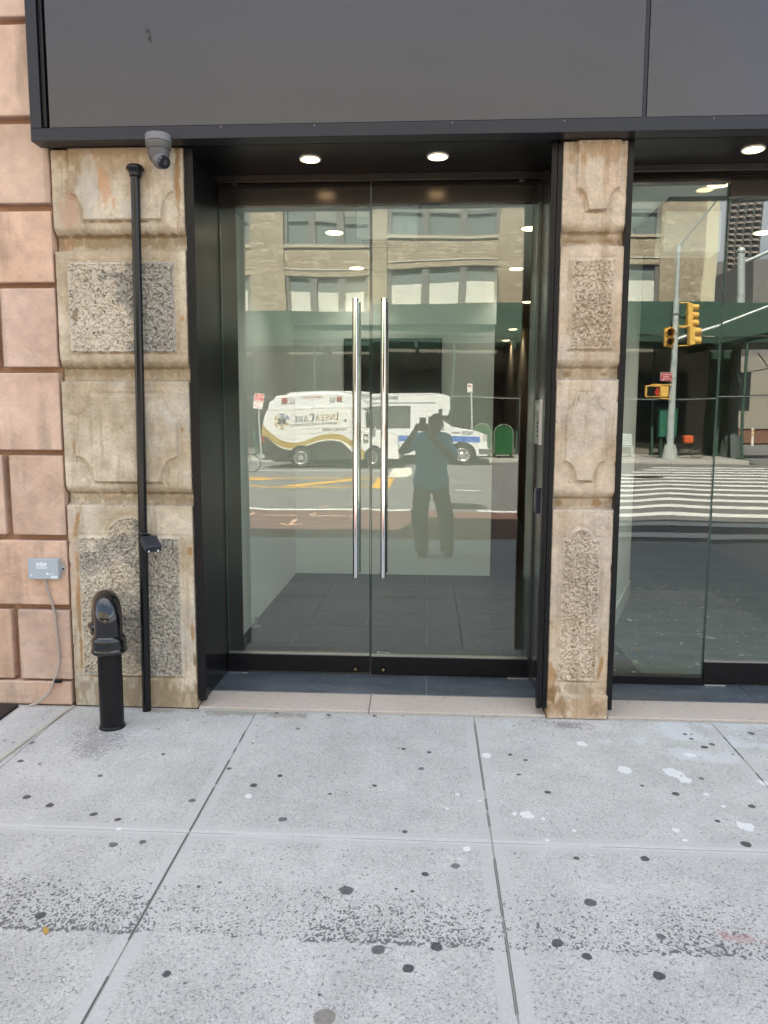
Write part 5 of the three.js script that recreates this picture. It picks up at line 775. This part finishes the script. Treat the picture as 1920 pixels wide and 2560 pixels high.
// ---------------------------------------------------------------- beyond the corner
for (let k = 0; k < 3; k++) { const x = [21.9, 22.95, 23.7][k], z = 53, t = thing('delineator_post', ['left of three white and orange posts on the road beyond the corner', 'middle of three white and orange posts on the road beyond the corner', 'right of three white and orange posts on the road beyond the corner'][k], 'traffic post', [x, ROAD, z], 'posts along the far road'); part(t, 'post', new THREE.CylinderGeometry(0.09, 0.09, 1.2, 12).translate(x, 0.37, z), std(0.75, 0.7, 0.6, 0.6)); part(t, 'band', [0.55, 0.8].map((y) => new THREE.CylinderGeometry(0.094, 0.094, 0.12, 12).translate(x, y, z)), std(0.6, 0.28, 0.06, 0.6)); }
{
  const Z = 58, t = thing('grey_building', 'plain grey stone building beyond the corner with a brown base', 'building', [40, 0, Z]), s = std(0.30, 0.27, 0.225, 0.9);
  part(t, 'wall', bx(14, 75, -0.2, 6.5, Z, Z + 12), s); part(t, 'upper_wall', bx(25.2, 75, 6.5, 14, Z + 0.2, Z + 12), std(0.2, 0.19, 0.18, 0.9)); part(t, 'plinth', bx(14, 75, -0.2, 0.9, Z - 0.15, Z), std(0.2, 0.10, 0.07, 0.9)); part(t, 'ledge', bx(14, 75, 0.9, 1.2, Z - 0.25, Z), s);
  for (let k = 0; k < 10; k++) part(t, 'window', bx(20 + k * 4, 21.4 + k * 4, 2.2, 5.2, Z - 0.02, Z + 0.1), M.darkGlass);
  for (let k = 0; k < 10; k++) part(t, 'window', bx(26 + k * 3, 26.8 + k * 3, 8.2, 10.4, Z + 0.18, Z + 0.3), M.darkGlass);
}
{
  const Z = 420, t = thing('tower_block', 'tall distant apartment tower with rows of balconies beyond the corner', 'tower', [164, 0, Z]);
  part(t, 'core', [bx(156, 172.5, 0, 170, Z, Z + 3), bx(147, 156, 0, 84, Z + 4, Z + 6)], std(0.20, 0.185, 0.17, 0.9));
  const slabs = [], glass = [], inf = []; for (let f = 0; f < 55; f++) { const y = 3 + f * 3.05; for (let k = 0; k < 4; k++) { const x = 156.2 + k * 4.1; if (y < 168) { slabs.push(bx(x, x + 2.6, y - 0.35, y + 0.7, Z - 1.4, Z)); glass.push(bx(x + 0.2, x + 2.2, y + 0.75, y + 2.6, Z - 0.1, Z + 0.1)); inf.push(bx(x + 2.9, x + 3.8, y + 0.6, y + 2.6, Z - 0.12, Z + 0.1)); } } }
  const b = part(t, 'balcony_rows', slabs, std(0.33, 0.27, 0.235, 0.9)); b.userData.kind = 'stuff'; const w = part(t, 'window_rows', [...glass, ...inf], std(0.05, 0.06, 0.065, 0.15)); w.userData.kind = 'stuff';
}
// ---------------------------------------------------------------- the person with the phone, facing the doors
{
  const sub = (a, b) => [a[0] - b[0], a[1] - b[1], a[2] - b[2]], dot = (a, b) => a[0] * b[0] + a[1] * b[1] + a[2] * b[2];
  const cap = (p, a, b, r0, r1) => { const ab = sub(b, a), ap = sub(p, a), h = Math.max(0, Math.min(1, dot(ap, ab) / dot(ab, ab))), q = [ap[0] - ab[0] * h, ap[1] - ab[1] * h, ap[2] - ab[2] * h]; return Math.hypot(...q) - (r0 + (r1 - r0) * h); };
  const ell = (p, c, r) => { const q = [(p[0] - c[0]) / r[0], (p[1] - c[1]) / r[1], (p[2] - c[2]) / r[2]]; return (Math.hypot(...q) - 1) * Math.min(...r); };
  const smin = (a, b, k) => { const h = Math.max(0, k - Math.abs(a - b)) / k; return Math.min(a, b) - h * h * k / 4; };
  function field(f, c, half, res) {
    const mc = new MarchingCubes(res, new THREE.MeshBasicMaterial(), false, false, 120000), n = res, hs = n / 2;
    for (let k = 0; k < n; k++) for (let j = 0; j < n; j++) for (let i = 0; i < n; i++) mc.field[i + j * n + k * n * n] = -f([c[0] + half * (i - hs) / hs, c[1] + half * (j - hs) / hs, c[2] + half * (k - hs) / hs]);
    mc.isolation = 0; mc.update();
    const g = new THREE.BufferGeometry(), m = mc.count; const P = mc.positionArray.slice(0, m * 3), N = mc.normalArray.slice(0, m * 3);
    for (let i = 0; i < m; i++) { for (let q = 0; q < 3; q++) P[3 * i + q] = c[q] + half * P[3 * i + q]; const l = Math.hypot(N[3 * i], N[3 * i + 1], N[3 * i + 2]) || 1; for (let q = 0; q < 3; q++) N[3 * i + q] /= l; }
    g.setAttribute('position', new THREE.BufferAttribute(P, 3)); g.setAttribute('normal', new THREE.BufferAttribute(N, 3)); g.setAttribute('uv', new THREE.BufferAttribute(new Float32Array(m * 2), 2)); return keep(g);
  }
  const G = -0.074, headC = [0.11, 1.505, 4.24], neck = [0.095, 1.38, 4.27], chest = [0.06, 1.2, 4.27], belly = [0.05, 0.98, 4.25], pelv = [0.05, 0.80, 4.27];
  const shL = [-0.11, 1.30, 4.26], elL = [-0.295, 1.17, 4.14], wrL = [-0.13, 1.43, 4.02], shR = [0.22, 1.30, 4.26], elR = [0.315, 1.09, 4.12], wrR = [0.0, 1.375, 4.03];
  const hpL = [-0.04, 0.80, 4.27], knL = [-0.08, 0.42, 4.20], anL = [-0.05, 0.0, 4.24], hpR = [0.14, 0.80, 4.27], knR = [0.22, 0.41, 4.22], anR = [0.25, 0.0, 4.27];
  const arms = (p, e) => { let d = cap(p, shL, elL, 0.052 + e, 0.042 + e); d = smin(d, cap(p, elL, wrL, 0.041 + e, 0.029 + e), 0.02); let q = cap(p, shR, elR, 0.052 + e, 0.042 + e); q = smin(q, cap(p, elR, wrR, 0.041 + e, 0.029 + e), 0.02); return Math.min(d, q); };
  const torso = (p, e) => { let d = ell(p, chest, [0.175 + e, 0.20 + e, 0.115 + e]); d = smin(d, ell(p, belly, [0.165 + e, 0.20 + e, 0.12 + e]), 0.12); d = smin(d, ell(p, pelv, [0.17 + e, 0.13 + e, 0.12 + e]), 0.1); d = smin(d, cap(p, shL, shR, 0.062 + e, 0.062 + e), 0.07); return d; };
  const legs = (p, e) => { let a = cap(p, hpL, knL, 0.092 + e, 0.062 + e); a = smin(a, cap(p, knL, anL, 0.058 + e, 0.042 + e), 0.03); let b = cap(p, hpR, knR, 0.092 + e, 0.062 + e); b = smin(b, cap(p, knR, anR, 0.058 + e, 0.042 + e), 0.03); return Math.min(a, b); };
  const head = (p) => { let d = ell(p, headC, [0.074, 0.105, 0.092]); d = smin(d, ell(p, [headC[0] - 0.005, headC[1] - 0.05, headC[2] - 0.03], [0.056, 0.062, 0.062]), 0.04); d = smin(d, cap(p, neck, [0.1, 1.44, 4.26], 0.055, 0.052), 0.04); d = smin(d, cap(p, [headC[0] - 0.008, headC[1] + 0.005, headC[2] - 0.092], [headC[0] - 0.009, headC[1] - 0.028, headC[2] - 0.108], 0.008, 0.014), 0.018); for (const s of [-1, 1]) d = smin(d, ell(p, [headC[0] + s * 0.076, headC[1] - 0.01, headC[2] + 0.005], [0.010, 0.030, 0.018]), 0.01); for (const s of [-1, 1]) d = Math.max(d, -ell(p, [headC[0] - 0.006 + s * 0.031, headC[1] + 0.008, headC[2] - 0.097], [0.016, 0.010, 0.012])); d = Math.max(d, -ell(p, [headC[0] - 0.008, headC[1] - 0.064, headC[2] - 0.098], [0.022, 0.004, 0.010])); return d; };
  const body = (p) => { let d = smin(head(p), torso(p, -0.01), 0.03); d = smin(d, arms(p, 0), 0.03); return smin(d, legs(p, -0.01), 0.04); };
  const t = thing('person', 'person in a blue polo shirt and loose trousers raising a phone to photograph the doors', 'person', [0.08, G, 4.25]);
  const skin = std(0.26, 0.165, 0.115, 0.55), blue = std(0.15, 0.52, 0.74, 0.85), trou = std(0.17, 0.165, 0.14, 0.9);
  // each hand: palm with four bent fingers and a thumb round the phone's edge
  const ph = { x0: -0.098, x1: -0.022, y0: 1.405, y1: 1.563, z: 3.975 };
  const hand = (p, s) => { // s=-1: the hand at the -x edge, +1: at the +x edge
    const w = s < 0 ? wrL : wrR, e = s < 0 ? ph.x0 : ph.x1, pc = [e + s * 0.022, 1.452, 3.995]; let d = cap(p, w, pc, 0.027, 0.030); d = smin(d, ell(p, pc, [0.026, 0.042, 0.020]), 0.02);
    for (let k = 0; k < 4; k++) { const y = 1.484 - k * 0.020, l = [1, 1.08, 1, 0.8][k]; const a = [pc[0], y - 0.004, pc[2]], b = [e + s * 0.012, y + 0.002, ph.z - 0.012], c = [e - s * 0.030 * l, y + 0.004, ph.z - 0.014]; d = Math.min(d, smin(cap(p, a, b, 0.0095, 0.009), cap(p, b, c, 0.0088, 0.0075), 0.006)); }
    d = smin(d, smin(cap(p, [pc[0], 1.448, 4.0], [e + s * 0.006, 1.472, 4.004], 0.012, 0.0105), cap(p, [e + s * 0.006, 1.472, 4.004], [e - s * 0.022, 1.492, 3.992], 0.0105, 0.009), 0.006), 0.01); return d; };
  const wholeBody = (p) => p[2] < 4.06 && p[1] > 1.36 && p[1] < 1.56 ? Math.min(body(p), hand(p, -1), hand(p, 1)) : body(p);
  const cut = (f, a, b) => (p) => f(p);
  part(t, 'body', [field((p) => body(p), [0.05, 0.78, 4.2], 0.9, 128), field((p) => Math.min(hand(p, -1), hand(p, 1)), [-0.06, 1.45, 4.0], 0.12, 60)], skin);
  const sleeve = (p) => { const cutAt = (a, b, f, r0, r1) => { const m = [a[0] + (b[0] - a[0]) * f, a[1] + (b[1] - a[1]) * f, a[2] + (b[2] - a[2]) * f]; return cap(p, a, m, r0, r1); }; return Math.min(cutAt(shL, elL, 0.75, 0.07, 0.068), cutAt(shR, elR, 0.75, 0.07, 0.068)); };
  const shirt = (p) => { let d = smin(torso(p, 0.012), sleeve(p), 0.05); d = smin(d, ell(p, [0.05, 0.78, 4.26], [0.195, 0.18, 0.135]), 0.08); d = Math.max(d, 0.70 + 0.012 * Math.sin(p[0] * 40) - p[1]); return Math.max(d, -cap(p, [0.09, 1.36, 4.24], [0.1, 1.5, 4.2], 0.062, 0.062)); };
  part(t, 'shirt', field(shirt, [0.05, 1.02, 4.2], 0.45, 96), blue);
  part(t, 'collar', new THREE.TorusGeometry(0.066, 0.014, 8, 28).rotateX(Math.PI / 2 - 0.25).translate(0.094, 1.362, 4.262), blue);
  const trousers = (p) => { const f = 0.006 * Math.sin(p[1] * 60 + p[0] * 20); let a = cap(p, hpL, knL, 0.115, 0.088); a = smin(a, cap(p, knL, anL, 0.086, 0.078), 0.03); let b = cap(p, hpR, knR, 0.115, 0.09); b = smin(b, cap(p, knR, anR, 0.09, 0.085), 0.03); let d = smin(smin(a, b, 0.02), ell(p, pelv, [0.178, 0.12, 0.128]), 0.05) + f; return Math.max(d, -0.035 - p[1], p[1] - 0.92); };
  part(t, 'trousers', field(trousers, [0.05, 0.42, 4.24], 0.52, 96), trou);
  for (const [x, z] of [[-0.05, 4.2], [0.26, 4.23]]) part(t, 'shoe', [new THREE.SphereGeometry(0.05, 16, 10).scale(1, 0.8, 2.5).translate(x, G + 0.04, z - 0.03), bx(x - 0.045, x + 0.045, G, G + 0.022, z - 0.14, z + 0.08)], std(0.05, 0.045, 0.04, 0.8));
  part(t, 'hair', new THREE.SphereGeometry(0.086, 24, 16, 0, Math.PI * 2, 0, Math.PI * 0.5).scale(0.92, 0.9, 1.12).rotateX(-0.25).translate(headC[0], headC[1] + 0.032, headC[2] + 0.008), std(0.012, 0.011, 0.010, 0.8));
  const p = thing('phone', 'dark smartphone held up in both hands by the person', 'phone', [-0.06, 1.405, 3.975]);
  part(p, 'case', rb(ph.x0, ph.x1, ph.y0, ph.y1, ph.z - 0.004, ph.z + 0.005, 0.006, 3), std(0.02, 0.02, 0.022, 0.3));
  part(p, 'lens', [0, 1, 2].map((k) => new THREE.CylinderGeometry(0.007, 0.007, 0.002, 16).rotateX(Math.PI / 2).translate(ph.x1 - 0.016, ph.y1 - 0.018 - k * 0.02, ph.z - 0.005)), M.darkGlass);
}
// ---------------------------------------------------------------- render
const renderer = new THREE.WebGLRenderer({ antialias: true });
renderer.setSize(768, 1024);
renderer.shadowMap.enabled = true;
renderer.toneMapping = THREE.LinearToneMapping;
renderer.toneMappingExposure = EXPOSURE;
renderer.render(scene, camera);
